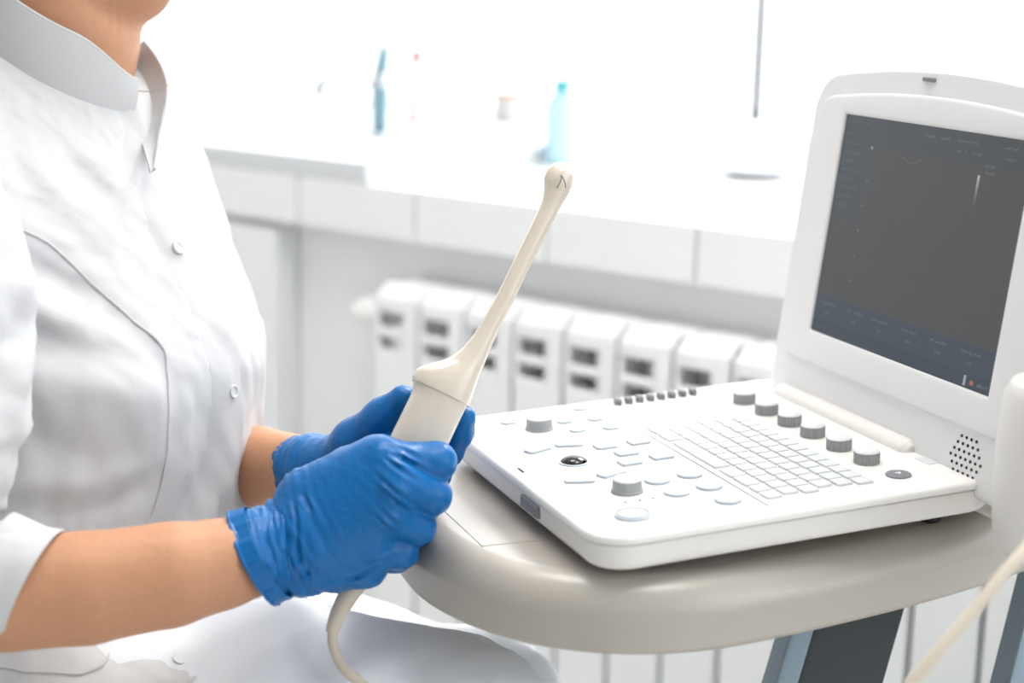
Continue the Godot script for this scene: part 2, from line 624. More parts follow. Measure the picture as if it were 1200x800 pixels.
# tiled sill, cabinet, worktop, radiator
func build_bench() -> void:
	var W := wall_t
	var s := Node3D.new()
	s.name = "trim_1"; s.transform = W; add_child(s)
	tag(s, "white window sill faced with a row of square-cut white tiles", "", "", "structure")
	part("sill_board", wbox(X0, X1, 0.785, 0.8438, ZW, -0.008, 0.003), M.sill, s)
	part("grout", wbox(X0, X1, 0.781, 0.8420, -0.012, -0.0035, 0.001), M.grout, s)
	var tile := wbox(-0.0985, 0.0985, 0.779, 0.8443, -0.008, 0.0, 0.0025)
	var x := -1.607
	while x < X1 - 0.1:
		part("tile", tile, M.tile, s, Transform3D(Basis(), Vector3(x + 0.1, 0, 0)))
		x += 0.201
	# cabinet left of the niche
	var c := thing("base_cabinet", "pale grey base cabinet left of the radiator under the worktop", "cabinet", W)
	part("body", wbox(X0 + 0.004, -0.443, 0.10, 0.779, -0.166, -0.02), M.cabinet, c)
	part("plinth", wbox(X0 + 0.004, -0.46, 0.001, 0.10, -0.166, -0.06), M.counter, c)
	var dx := [[-1.745, -1.28], [-1.275, -0.81], [-0.805, -0.447]]
	for d in dx:
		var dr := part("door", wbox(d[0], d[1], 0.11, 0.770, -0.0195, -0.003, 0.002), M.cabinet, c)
		part("handle", wbox(d[0] + 0.1, d[0] + 0.24, 0.70, 0.712, -0.003, 0.018, 0.004), M.steel, dr)
	var k := thing("worktop", "grey-edged worktop slab ending above the tiled sill, left", "worktop", W)
	part("slab", wbox(X0 + 0.004, -0.2795, 0.8443, 0.8710, ZW + 0.004, 0.0, 0.003), M.counter, k)
	# radiator
	var r := thing("radiator", "white sectional wall radiator hanging under the tiled sill", "radiator", W * Transform3D(Basis().scaled(Vector3(0.907, 1, 1)), Vector3(0.063, 0.027, 0.105)))
	var sec := radiator_section()
	var fins := wbox(-0.034, 0.034, 0.13, 0.655, -0.135, -0.112, 0.001)
	for i in 14:
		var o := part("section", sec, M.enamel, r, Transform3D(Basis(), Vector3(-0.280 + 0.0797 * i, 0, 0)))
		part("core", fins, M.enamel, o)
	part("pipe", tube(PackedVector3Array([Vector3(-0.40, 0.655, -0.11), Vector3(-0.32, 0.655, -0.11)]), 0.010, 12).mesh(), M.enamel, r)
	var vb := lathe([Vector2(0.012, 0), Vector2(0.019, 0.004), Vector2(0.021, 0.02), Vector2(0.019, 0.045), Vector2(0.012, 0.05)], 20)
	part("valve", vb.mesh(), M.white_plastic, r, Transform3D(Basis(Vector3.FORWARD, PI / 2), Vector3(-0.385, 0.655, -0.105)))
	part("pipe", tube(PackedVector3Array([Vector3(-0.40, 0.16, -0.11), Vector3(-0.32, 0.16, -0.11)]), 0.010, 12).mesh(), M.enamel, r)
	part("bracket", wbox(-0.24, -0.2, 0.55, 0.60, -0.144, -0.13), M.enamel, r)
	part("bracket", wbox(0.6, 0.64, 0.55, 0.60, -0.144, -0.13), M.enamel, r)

func radiator_section() -> ArrayMesh:
	var m := MB.new()
	# front face: lower plate, uprights and bars that leave two slots open
	m.merge(box(Vector3(0, 0.3675, -0.066), Vector3(0.0745, 0.515, 0.012), 0.005))
	m.merge(box(Vector3(0.0245, 0.655, -0.066), Vector3(0.0255, 0.075, 0.012), 0.005))
	m.merge(box(Vector3(-0.034, 0.655, -0.066), Vector3(0.0065, 0.075, 0.012), 0.003))
	m.merge(box(Vector3(-0.01, 0.6465, -0.066), Vector3(0.05, 0.011, 0.010), 0.003))
	m.merge(box(Vector3(-0.01, 0.681, -0.066), Vector3(0.05, 0.020, 0.012), 0.004))
	# rounded top hood
	var loops := []
	for i in 13:
		var a := PI * 0.5 * i / 12
		loops.append([sin(a), cos(a)])
	var hood := MB.new()
	var ring := []
	for sx in [-0.037, -0.034, 0.034, 0.037]:
		var l := PackedVector3Array()
		var q := 0.0 if absf(sx) < 0.036 else 0.003
		for e in loops: l.append(Vector3(sx, 0.675 + (0.030 - q) * e[0], -0.090 + (0.030 - q) * e[1]))
		for e in range(12, -1, -1): l.append(Vector3(sx, 0.675 + (0.022 + q) * loops[e][0], -0.090 + (0.022 + q) * loops[e][1]))
		ring.append(l)
	hood.loft(ring)
	hood.orient()
	m.merge(hood)
	m.merge(box(Vector3(0, 0.6985, -0.115), Vector3(0.072, 0.008, 0.055), 0.003))
	# side web to the core
	m.merge(box(Vector3(0.030, 0.40, -0.078), Vector3(0.004, 0.55, 0.022), 0.001))
	m.merge(box(Vector3(-0.034, 0.40, -0.078), Vector3(0.004, 0.55, 0.022), 0.001))
	return m.mesh(40, false)

# things on the sill and worktop
func build_sill_things() -> void:
	var W := wall_t
	var S := 0.8440
	var o: Node3D
	# tap at the worktop
	o = thing("tap", "chrome and dark teal tap standing on the worktop", "tap", W * Transform3D(Basis(), Vector3(-0.495, 0.8712, -0.255)))
	part("base_ring", lathe([Vector2(0.024, 0), Vector2(0.024, 0.006), Vector2(0.016, 0.010)], 24).mesh(), M.steel, o)
	part("column", lathe([Vector2(0.012, 0.008), Vector2(0.012, 0.058), Vector2(0.014, 0.062), Vector2(0.014, 0.070)], 24).mesh(), M.teal, o)
	part("spout", tube(v3s(smooth_path([[0, 0.070, 0], [-0.015, 0.078, 0.01], [-0.05, 0.080, 0.03], [-0.072, 0.076, 0.045], [-0.074, 0.066, 0.047]], 6)), 0.006, 12).mesh(), M.steel, o)
	part("aerator", lathe([Vector2(0.0065, 0), Vector2(0.008, 0.002), Vector2(0.008, 0.012), Vector2(0.006, 0.014)], 16).mesh(), M.mid_grey, o, Transform3D(Basis(), Vector3(-0.074, 0.058, 0.047)))
	part("lever", tube(PackedVector3Array([Vector3(0, 0.086, 0), Vector3(0.002, 0.11, -0.004), Vector3(0.001, 0.128, -0.012)]), [0.011, 0.010, 0.006], 12).mesh(), M.teal, o)
	part("cartridge", lathe([Vector2(0.010, 0.068), Vector2(0.012, 0.075), Vector2(0.012, 0.088), Vector2(0.008, 0.092)], 20).mesh(), M.steel, o)
	# pale pink bottle with a red cap
	o = thing("bottle", "pale pink bottle with a red cap, between the tap and the carton", "bottle", W * Transform3D(Basis().scaled(Vector3(1.05, 1.2, 1.05)), Vector3(-0.613, S + 0.0273, -0.466)))
	part("body", lathe([Vector2(0.014, 0), Vector2(0.017, 0.003), Vector2(0.017, 0.064), Vector2(0.013, 0.074), Vector2(0.007, 0.078), Vector2(0.007, 0.084)], 28).mesh(), M.pink, o)
	part("cap", lathe([Vector2(0.009, 0.080), Vector2(0.0095, 0.082), Vector2(0.0095, 0.094), Vector2(0.008, 0.096)], 20).mesh(), M.red_cap, o)
	# carton with an orange flap
	o = thing("carton", "small white carton with an orange top edge on the window sill", "carton", W * Transform3D(Basis(Vector3.UP, -0.25).scaled(Vector3(1.25, 1.25, 1.25)), Vector3(-0.535, S, -0.60)))
	part("carton_body", box(Vector3(0, 0.028, 0), Vector3(0.034, 0.056, 0.024), 0.001).mesh(), M.paper, o)
	part("flap", box(Vector3(0, 0.0585, 0), Vector3(0.034, 0.005, 0.024), 0.001).mesh(), M.orange, o)
	# pale blue pump bottle
	o = thing("pump_bottle", "pale blue bottle with a teal cap on the sill beside the carton", "bottle", W * Transform3D(Basis(), Vector3(-0.253, S, -0.365)))
	part("body", lathe([Vector2(0.020, 0), Vector2(0.0235, 0.004), Vector2(0.0235, 0.080), Vector2(0.018, 0.096), Vector2(0.009, 0.100), Vector2(0.009, 0.106)], 28).mesh(), M.blue_plastic, o)
	part("cap", lathe([Vector2(0.012, 0.102), Vector2(0.0125, 0.104), Vector2(0.0125, 0.116), Vector2(0.010, 0.119)], 20).mesh(), M.teal_cap, o)
	# shallow dish half hidden behind the monitor
	o = thing("dish", "shallow white dish on the sill behind the monitor", "dish", W * Transform3D(Basis(), Vector3(0.01, S, -0.45)))
	part("bowl", lathe([Vector2(0.030, 0.0), Vector2(0.034, 0.002), Vector2(0.060, 0.014), Vector2(0.062, 0.016), Vector2(0.060, 0.0165), Vector2(0.034, 0.005), Vector2(0.001, 0.004)], 40).mesh(), M.counter, o)
	# blind wand hanging in the window
	o = thing("blind_wand", "thin grey blind rod hanging in the window left of the monitor", "blind rod", W * Transform3D(Basis(), Vector3(-0.052, -0.010, -0.55)))
	part("rod", tube(PackedVector3Array([Vector3(0, 0.935, 0), Vector3(0, 2.575, 0)]), 0.0065, 10).mesh(), M.grey_rod, o)
	part("tip", lathe([Vector2(0.004, 0.918), Vector2(0.0075, 0.922), Vector2(0.0075, 0.934), Vector2(0.0052, 0.942)], 14).mesh(), M.grey_rod, o)
	var bh := thing("blind_headrail", "white blind head rail along the top of the window", "blind", W)
	part("rail", wbox(-1.6, 2.2, 2.565, 2.61, -0.58, -0.52, 0.004), M.frame, bh)
	for x in [-1.2, 0.0, 1.2, 2.0]:
		part("bracket", wbox(x - 0.02, x + 0.02, 2.612, 2.698, -0.57, -0.53, 0.002), M.frame, bh)

# ceiling panels
func build_lamps() -> void:
	var em := mat(Color(1, 1, 1), 0.6, 0.3)
	em.emission_enabled = true
	em.emission = Color(1, 0.985, 0.96)
	em.emission_energy_multiplier = 1.5
	var k := 0
	for p in [Vector2(0.1, 0.55), Vector2(1.05, 0.55)]:
		var o := thing("ceiling_light_panel", "square white ceiling light panel nearer the cabinet" if k == 0 else "square white ceiling light panel nearer the side window", "ceiling light", wall_t * Transform3D(Basis(), Vector3(p.x, 2.64, p.y)), "ceiling light panels")
		part("frame", box(Vector3(0, 0.035, 0), Vector3(0.62, 0.05, 0.62), 0.004).mesh(), M.frame, o)
		part("diffuser", box(Vector3(0, 0.008, 0), Vector3(0.58, 0.012, 0.58), 0.002).mesh(), em, o)
		var l := AreaLight3D.new()
		l.name = "panel_lamp"
		l.area_size = Vector2(0.56, 0.56)
		l.light_color = Color(1, 0.985, 0.96)
		l.light_energy = PANEL
		l.shadow_enabled = true
		l.set("area_range", 12.0)
		l.rotation = Vector3(-PI / 2, 0, 0)
		l.position = Vector3(0, -0.004, 0)
		o.add_child(l)
		k += 1

# ---------------------------------------------------------------- the cart
func build_cart() -> void:
	var o := thing("equipment_cart", "beige ultrasound cart with a thick rounded tabletop and dark slanted legs", "cart", Transform3D(Basis(), Vector3(0.2, 0, -1.2)))
	var off := Vector2(0.2, -1.2)
	var ctl := [[-0.086, -1.16], [-0.083, -1.10], [-0.074, -1.06], [-0.058, -1.015], [-0.034, -0.978], [0.0, -0.946], [0.035, -0.931], [0.068, -0.926], [0.105, -0.930], [0.145, -0.945],
		[0.21, -0.982], [0.283, -1.030], [0.354, -1.085], [0.44, -1.155], [0.515, -1.225], [0.545, -1.29], [0.535, -1.355], [0.49, -1.395], [0.42, -1.395], [0.32, -1.37], [0.2, -1.35], [0.1, -1.32], [0.0, -1.283], [-0.05, -1.262], [-0.076, -1.232], [-0.086, -1.20]]
	ctl.append(ctl[0])
	var path := smooth_path(ctl, 5)
	path.pop_back()
	var outline := PackedVector2Array()
	for q in path: outline.append(Vector2(q[0], q[1]) - off)
	outline.reverse()
	part("tabletop", plate(outline, 0.705, 0.75, 0.023, 0.005, 9).mesh(50), M.cart, o)
	# thin cover panel let into the top, seen by its raised edge
	var wd := Vector2(0.3648, 0.9311)
	var dd := Vector2(0.9311, -0.3648)
	var c0 := Vector2(-0.0156, -0.988) - off
	var quad := PackedVector2Array([c0, c0 + dd * 0.14, c0 + dd * 0.14 - wd * 0.19, c0 - wd * 0.19])
	var fine := PackedVector2Array()
	for i in 4:
		for k in 6: fine.append(quad[i].lerp(quad[(i + 1) % 4], k / 6.0))
	part("cover_panel", plate(fine, 0.7497, 0.7504, 0.0002, 0.0002, 1).mesh(20), M.cart, o)
	# slanted legs: a dark cover with a light metal edge
	var legs := [[at(985, 700, 1.20), at(778, 1400, 1.14)], [at(1246, 700, 1.20), at(1070, 1400, 1.14)]]
	for l in legs:
		var a: Vector3 = l[0]
		var b: Vector3 = l[1]
		var dir := (b - a).normalized()
		a += dir * ((a.y - 0.7055) / -dir.y)
		b = a + dir * ((a.y - 0.062) / -dir.y)
		var ln := a.distance_to(b)
		var y := -dir
		var x := (Vector3(0.97, 0, -0.24) - y * y.dot(Vector3(0.97, 0, -0.24))).normalized()
		var tr := Transform3D(Basis(x, y, x.cross(y)), (a + b) / 2 - Vector3(0.2, 0, -1.2))
		var leg := part("leg", box(Vector3(0.008, 0, 0), Vector3(0.066, ln, 0.046), 0.006).mesh(), M.cart_dark, o, tr)
		part("edge_strip", box(Vector3(-0.031, 0, 0.011), Vector3(0.0165, ln, 0.028), 0.003).mesh(), M.cart_grey, leg)
	# foot frame and castors
	part("foot_frame", box(Vector3(0.015, 0.085, 0.08), Vector3(0.46, 0.045, 0.36), 0.015).mesh(), M.cart_grey, o)
	for sx in [-0.19, 0.21]:
		for sz in [-0.06, 0.23]:
			var w := part("castor", lathe([Vector2(0.006, -0.012), Vector2(0.026, -0.012), Vector2(0.030, -0.008), Vector2(0.030, 0.008), Vector2(0.026, 0.012), Vector2(0.006, 0.012)], 24).mesh(), M.cart_dark, o, Transform3D(Basis(Vector3.FORWARD, PI / 2), Vector3(sx, 0.030, sz)))
			part("castor_fork", box(Vector3(-0.034, 0, 0), Vector3(0.026, 0.034, 0.03), 0.004).mesh(), M.cart_grey, w)

# ---------------------------------------------------------------- the ultrasound machine
const DEV_A := Vector3(-0.04726, 0.77824, -1.18762)
var dev: Transform3D               # x across (user's left to right), y up from the panel, -z to the hinge

func disc(r: float, h: float, b := 0.0006, n := 28) -> MB:
	return lathe([Vector2(r, 0), Vector2(r, h - b), Vector2(r - b * 0.4, h - b * 0.4), Vector2(r - b, h), Vector2(r * 0.5, h + b * 0.3), Vector2(0.0001, h + b * 0.3)], n)

func knob_mesh(r: float, h: float) -> ArrayMesh:
	var m := MB.new()
	var loops := []
	for q in [[0.96, 0.0], [1.0, 0.02], [1.0, 0.80], [0.97, 0.84]]:
		var l := PackedVector3Array()
		for i in 96:
			var a := TAU * i / 96
			var rad: float = r * q[0] * (1.0 if i % 4 < 2 else 0.955)
			l.append(Vector3(cos(a) * rad, h * q[1], sin(a) * rad))
		loops.append(l)
	m.loft(loops)
	return m.mesh(30)

func build_machine() -> void:
	var o := thing("ultrasound_machine", "white portable ultrasound machine with keyboard and tilted dark screen on the cart", "ultrasound", dev)
	var W := 0.28
	var L := 0.285
	var outline := rr(Vector2(W / 2 + 0.004, -L / 2 + 0.004), W + 0.004, L, 0.026, 10)
	part("base_shell", plate(inset(outline, 0.0012), -0.0225, -0.0062, 0.0012, 0.006, 4).mesh(), M.abs_white, o)
	part("top_panel", plate(outline, -0.0054, 0.0, 0.0030, 0.0006, 5).mesh(), M.abs_top, o)
	part("seam", plate(inset(outline, 0.0028), -0.0066, -0.0050, 0.0002, 0.0002, 1).mesh(), M.mid_grey, o)
	# front rubber feet and rear feet
	for p in [[0.03, -0.02, 0.0055], [0.25, -0.02, 0.0055]]:
		part("foot", lathe([Vector2(0.008, -p[2]), Vector2(0.009, -p[2] + 0.001), Vector2(0.009, 0.0)], 18).mesh(), M.dark, o, Transform3D(Basis(), Vector3(p[0], -0.0222, p[1])))
	for x in [0.03, 0.236]:
		part("foot", lathe([Vector2(0.007, -0.0194), Vector2(0.008, -0.0184), Vector2(0.008, 0.0)], 18).mesh(), M.dark, o, Transform3D(Basis(), Vector3(x, -0.0222, -0.258)))
	# front port: dark window in the rim
	part("front_port", box(Vector3(0.176, -0.0125, 0.0035), Vector3(0.030, 0.008, 0.003), 0.001).mesh(), M.mid_grey, o)
	part("front_lamp", box(Vector3(0.1399, 0.0003, -0.0045), Vector3(0.010, 0.0008, 0.0014), 0.0003).mesh(), M.dark, o)
	# separator line
	part("divider", box(Vector3(0.166, 0.0, -0.1155), Vector3(0.212, 0.0006, 0.0013), 0.0002).mesh(), M.mid_grey, o)
	# buttons
	var pill := plate(rr(Vector2.ZERO, 0.0105, 0.0125, 0.005, 5), 0, 0.0016, 0.0007, 0.0001, 3).mesh()
	for p in [[0.0301, 0.0379], [0.0461, 0.0756], [0.0704, 0.0752], [0.0498, 0.0983], [0.0750, 0.0992], [0.0197, 0.0999]]:
		part("button", pill, M.button, o, Transform3D(Basis(), Vector3(p[0], 0, -p[1])))
	var wide := plate(rr(Vector2.ZERO, 0.0105, 0.0200, 0.003, 5), 0, 0.0018, 0.0007, 0.0001, 3).mesh()
	var turn := [0.35, -0.3, -0.35, 0.3]
	var i := 0
	for p in [[0.1023, 0.0316], [0.1006, 0.0558], [0.177, 0.0306], [0.1727, 0.0548]]:
		part("button", wide, M.button, o, Transform3D(Basis(Vector3.UP, turn[i]), Vector3(p[0], 0, -p[1])))
		i += 1
	var rect := plate(rr(Vector2.ZERO, 0.012, 0.0155, 0.0025, 4), 0, 0.0018, 0.0007, 0.0001, 3).mesh()
	for p in [[0.1152, 0.0764], [0.116, 0.1014], [0.136, 0.0829], [0.1562, 0.076], [0.1534, 0.1008]]:
		part("button", rect, M.button, o, Transform3D(Basis(), Vector3(p[0], 0, -p[1])))
	var oval := disc(0.0085, 0.0018).mesh()
	for p in [[0.1986, 0.0756], [0.1965, 0.1], [0.2256, 0.0761], [0.2238, 0.0999], [0.2525, 0.0979]]:
		part("button", oval, M.button, o, Transform3D(Basis(), Vector3(p[0], 0, -p[1])))
	var big := part("button", disc(0.0115, 0.0018).mesh(), M.button, o, Transform3D(Basis(), Vector3(0.2528, 0, -0.033)))
	part("rim", tube(circle(0.0098, 0.0019, 40), 0.0004, 6).mesh(), M.mid_grey, big)
	for p in [[0.2283, 0.0394], [0.2286, 0.0492], [0.2283, 0.0585]]:
		part("indicator", disc(0.0011, 0.0005, 0.0002, 12).mesh(), M.led, o, Transform3D(Basis(), Vector3(p[0], 0, -p[1])))
	# knobs
	var k_row := knob_mesh(0.0086, 0.0092)
	var k_top := lathe([Vector2(0.0083, 0.0076), Vector2(0.0081, 0.0083), Vector2(0.0070, 0.0093), Vector2(0.0045, 0.0099), Vector2(0.0001, 0.0101)], 32).mesh()
	for x in [0.0565, 0.0902, 0.1230, 0.1545, 0.1885, 0.2225]:
		var k := part("dial", k_row, M.knob, o, Transform3D(Basis(), Vector3(x, 0, -0.2172)))
		part("dial_cap", k_top, M.knob_top, k)
	var k_big := lathe([Vector2(0.0104, 0), Vector2(0.0104, 0.0012), Vector2(0.0096, 0.002), Vector2(0.0094, 0.0074), Vector2(0.0090, 0.0080)], 40).mesh()
	var k_big_top := lathe([Vector2(0.0090, 0.0078), Vector2(0.0085, 0.0090), Vector2(0.0070, 0.0097), Vector2(0.0001, 0.0100)], 32).mesh()
	for p in [[0.0543, 0.0522], [0.2091, 0.0495]]:
		var k := part("knob", k_big, M.knob, o, Transform3D(Basis(), Vector3(p[0], 0, -p[1])))
		part("knob_cap", k_big_top, M.knob_top, k)
	# trackball in its ring
	var ring := part("trackball_ring", lathe([Vector2(0.0092, 0.0), Vector2(0.0106, 0.0), Vector2(0.0104, 0.0008), Vector2(0.0093, 0.0010)], 36).mesh(), M.button, o, Transform3D(Basis(), Vector3(0.1383, 0, -0.0433)))
	var bp := []
	for j in 15:
		var a := -0.35 + (PI / 2 + 0.35) * j / 14.0
		bp.append(Vector2(maxf(cos(a), 0.004) * 0.0094, sin(a) * 0.0052 - 0.0004))
	part("trackball", lathe(bp, 36).mesh(), M.ball, ring)
	# gain sliders
	var slot := box(Vector3(0, 0, 0), Vector3(0.018, 0.0006, 0.0016), 0.0002).mesh()
	var slider := plate(rr(Vector2.ZERO, 0.0070, 0.0052, 0.001, 3), 0.0003, 0.0048, 0.001, 0.0003, 3).mesh()
	for j in 8:
		var s := part("slider_slot", slot, M.mid_grey, o, Transform3D(Basis(), Vector3(0.0185, 0, -0.130 - 0.0090 * j)))
		part("slider_cap", slider, M.mid_grey, s, Transform3D(Basis(), Vector3(0.001, 0, 0)))
	# keyboard: six rows of keys
	var key := plate(rr(Vector2.ZERO, 0.0116, 0.0112, 0.0014, 3), 0.0, 0.0017, 0.0006, 0.0001, 2).mesh()
	var long_key := plate(rr(Vector2.ZERO, 0.0640, 0.0112, 0.0014, 3), 0.0, 0.0017, 0.0006, 0.0001, 2).mesh()
	var wide_key := plate(rr(Vector2.ZERO, 0.0182, 0.0112, 0.0014, 3), 0.0, 0.0017, 0.0006, 0.0001, 2).mesh()
	for r in 6:
		var d := 0.1265 + 0.0131 * r
		if r == 0:
			for q in [[0.0955, wide_key], [0.1150, wide_key], [0.1605, long_key], [0.2055, wide_key], [0.2250, wide_key], [0.2420, key], [0.2555, key]]:
				part("key", q[1], M.key, o, Transform3D(Basis(), Vector3(q[0], 0, -d)))
		else:
			for c in 13:
				part("key", key, M.key, o, Transform3D(Basis(), Vector3(0.0925 + 0.0131 * c + 0.003 * (r % 3), 0, -d)))
	# power button with its mark
	var pw := part("power_button", disc(0.0084, 0.0012).mesh(), M.mid_grey, o, Transform3D(Basis(), Vector3(0.2544, 0, -0.2204)))
	part("power_mark", disc(0.0026, 0.0004, 0.0001, 3).mesh(), M.knob_top, pw, Transform3D(Basis(), Vector3(0, 0.0014, 0)))
	part("badge", box(Vector3(0.2365, 0.0002, -0.2555), Vector3(0.016, 0.0005, 0.011), 0.0001).mesh(), M.key, o)
	part("indicator", disc(0.0013, 0.0005, 0.0002, 12).mesh(), M.led, o, Transform3D(Basis(), Vector3(0.0653, 0, -0.2507)))
	# hinge cover
	var hl := []
	for x in [[0.040, 0.6], [0.043, 0.95], [0.046, 1.0], [0.210, 1.0], [0.213, 0.95], [0.216, 0.6]]:
		var l := PackedVector3Array()
		for j in 14:
			var a := PI * j / 13
			l.append(Vector3(x[0], -0.001 + sin(a) * 0.0085 * x[1], -0.2575 + cos(a) * 0.0090 * x[1]))
		hl.append(l)
	var hm := MB.new()
	hm.loft(hl)
	part("hinge_cover", hm.mesh(), M.abs_white, o)
	build_monitor(o)
	# rear body and right-hand probe rest
	var rear := MB.new()
	var ro := rr(Vector2(0.174, -0.312), 0.306, 0.062, 0.024, 8)
	rear = plate(ro, -0.0375, 0.030, 0.012, 0.010, 5)
	part("rear_body", rear.mesh(), M.abs_white, o)
	var rest := lathe([Vector2(0.020, -0.026), Vector2(0.030, -0.024), Vector2(0.0365, -0.010), Vector2(0.0375, 0.02), Vector2(0.036, 0.05), Vector2(0.033, 0.074), Vector2(0.029, 0.081), Vector2(0.022, 0.083)], 40).mesh()
	var rb := part("probe_rest", rest, M.abs_white, o, Transform3D(Basis(), Vector3(0.3570, 0, -0.262)))
	part("rest_cap", lathe([Vector2(0.012, 0.080), Vector2(0.0185, 0.086), Vector2(0.0200, 0.096), Vector2(0.0185, 0.106), Vector2(0.012, 0.112), Vector2(0.0001, 0.114)], 32).mesh(), M.abs_top, rb)

func circle(r: float, y: float, n: int) -> PackedVector3Array:
	var o := PackedVector3Array()
	for i in n + 1: o.append(Vector3(cos(TAU * i / n) * r, y, sin(TAU * i / n) * r))
	return o

# the monitor's own axes: origin at the screen's lower left corner, x right, y up the screen, z out of it
func build_monitor(o: Node3D) -> void:
	var st := 0.1723
	var tr := Transform3D(Basis(Vector3.RIGHT, Vector3(0, cos(st), -sin(st)), Vector3(0, sin(st), cos(st))), Vector3(0.0685, 0.0529, -0.2695))
	var SW := 0.2144
	var SH := 0.1608
	var housing := part("monitor", monitor_shell(), M.bezel, o, tr)
	# bezel: ring from its rounded outer edge to the screen opening
	var outer := bezel_outline()
	var inner := PackedVector2Array()
	var n := outer.size()
	for i in n: inner.append(Vector2.ZERO)
	var hole := rr_matched(n, Vector2(SW / 2, SH / 2), SW, SH, 0.0012, outer)
	var m := MB.new()
	var loops := []
	for q in [[outer, 0.0020], [shrink(outer, 0.0010), 0.0042], [shrink(outer, 0.003), 0.0052]]: loops.append(up3(q[0], q[1]))
	loops.append(up3(grow(hole, 0.003), 0.0050))
	loops.append(up3(grow(hole, 0.0006), 0.0040))
	loops.append(up3(hole, 0.0023))
	m.loft(loops, false)
	part("bezel", m.mesh(35, true), M.bezel, housing)
	# the lit screen
	var sm := StandardMaterial3D.new()
	sm.albedo_color = Color(0.03, 0.03, 0.035)
	sm.roughness = 0.35
	sm.emission_enabled = true
	sm.emission_operator = BaseMaterial3D.EMISSION_OP_MULTIPLY
	sm.emission = Color.WHITE
	sm.emission_texture = ImageTexture.create_from_image(screen_image())
	sm.emission_energy_multiplier = SCREEN
	var q := QuadMesh.new()
	q.size = Vector2(SW + 0.002, SH + 0.002)
	part("screen", q, sm, housing, Transform3D(Basis(), Vector3(SW / 2, SH / 2, 0.0028)))
	# speaker holes, low on the right
	var holes := MB.new()
	var rng := RandomNumberGenerator.new()
	rng.seed = 4
	for a in 7:
		for b in 6:
			var c := Vector2(0.2020 + (a - 3) * 0.0052 + (b % 2) * 0.0026, -0.0420 + (b - 2.5) * 0.0046)
			if (c - Vector2(0.2020, -0.0420)).length() > 0.0165: continue
			var d := lathe([Vector2(0.0011, 0.0), Vector2(0.0011, 0.0004), Vector2(0.0001, 0.0005)], 8)
			holes.merge(d, Transform3D(Basis(Vector3.RIGHT, PI / 2), Vector3(c.x, c.y, 0.0022)))
	part("speaker_holes", holes.mesh(40, false), M.dark, housing)
	part("latch", box(Vector3(0.093, 0.1915, 0.0030), Vector3(0.0135, 0.0030, 0.003), 0.001).mesh(), M.mid_grey, housing)

func mon_outline(d := 0.0) -> PackedVector2Array:           # outer outline of the monitor, inset by d
	var p := PackedVector2Array()
	var x0 := -0.048
	var x1 := 0.262
	var y0 := -0.066
	var y1 := 0.186
	var r := 0.026
	for k in 4:
		var c := Vector2([x1 - r, x0 + r, x0 + r, x1 - r][k], [y1 - r, y1 - r, y0 + r, y0 + r][k])
		for i in 11:
			var a := PI / 2 * (k + i / 10.0)
			p.append(c + Vector2(cos(a), sin(a)) * r)
		if k == 0:
			for i in range(1, 16): p.append(Vector2(lerpf(x1 - r, x0 + r, i / 16.0), y1))
		elif k == 1:
			for i in range(1, 12): p.append(Vector2(x0, lerpf(y1 - r, y0 + r, i / 12.0)))
		elif k == 2:
			for i in range(1, 16): p.append(Vector2(lerpf(x0 + r, x1 - r, i / 16.0), y0))
		else:
			for i in range(1, 12): p.append(Vector2(x1, lerpf(y0 + r, y1 - r, i / 12.0)))
	for i in p.size():                            # the top edge is arched
		var u := (p[i].x - 0.107) / 0.155
		if p[i].y > 0.10: p[i].y += 0.012 * (1.0 - u * u) * smoothstep(0.10, 0.186, p[i].y)
	if d > 0.0:
		p = inset(p, d)
		for i in p.size(): p[i].y = maxf(p[i].y, -0.024) if p[i].y < 0.0 else p[i].y
	return p

func bezel_outline() -> PackedVector2Array:                  # the raised frame round the screen
	var p := PackedVector2Array()
	var a := rr(Vector2(0.107, 0.073), 0.287, 0.196, 0.014, 10)
	for i in a.size():
		var n := a[(i + 1) % a.size()]
		var steps := maxi(1, int(a[i].distance_to(n) / 0.012))
		for k in steps: p.append(a[i].lerp(n, k / float(steps)))
	for i in p.size():
		var u := (p[i].x - 0.107) / 0.143
		if p[i].y > 0.10: p[i].y += 0.010 * (1.0 - u * u) * smoothstep(0.10, 0.17, p[i].y)
	return p

func rr_matched(n: int, c: Vector2, w: float, h: float, r: float, like: PackedVector2Array) -> PackedVector2Array:
	var o := PackedVector2Array()
	var lo := Vector2.INF
	var hi := -Vector2.INF
	for p in like: lo = lo.min(p); hi = hi.max(p)
	for p in like:                              # push each outline point straight onto the opening's edge
		var u := (p - (lo + hi) / 2) / ((hi - lo) / 2)
		var k := maxf(absf(u.x), absf(u.y))
		o.append(c + Vector2(clampf(u.x / k, -1, 1) * w / 2, clampf(u.y / k, -1, 1) * h / 2))
	return o

func shrink(p: PackedVector2Array, d: float) -> PackedVector2Array: return inset(p, d)

func grow(p: PackedVector2Array, d: float) -> PackedVector2Array:
	var o := PackedVector2Array()
	var c := Vector2(0.1072, 0.0804)
	for q in p:
		var e := q - c
		o.append(c + Vector2(e.x * (1 + d / 0.1072), e.y * (1 + d / 0.0804)))
	return o

func up3(p: PackedVector2Array, z: float) -> PackedVector3Array:
	var o := PackedVector3Array()
	for q in p: o.append(Vector3(q.x, q.y, z))
	return o

func monitor_shell() -> ArrayMesh:
	var m := MB.new()
	var p := mon_outline()
	var loops := []
	for q in [[0.004, 0.0022], [0.0015, 0.0018], [0.0, -0.0005], [0.0, -0.004], [0.0, -0.022], [0.003, -0.030], [0.012, -0.036], [0.03, -0.040]]:
		loops.append(up3(inset(p, q[0]) if q[0] > 0.0 else p, q[1]))
	m.loft(loops)
	return m.mesh(35)

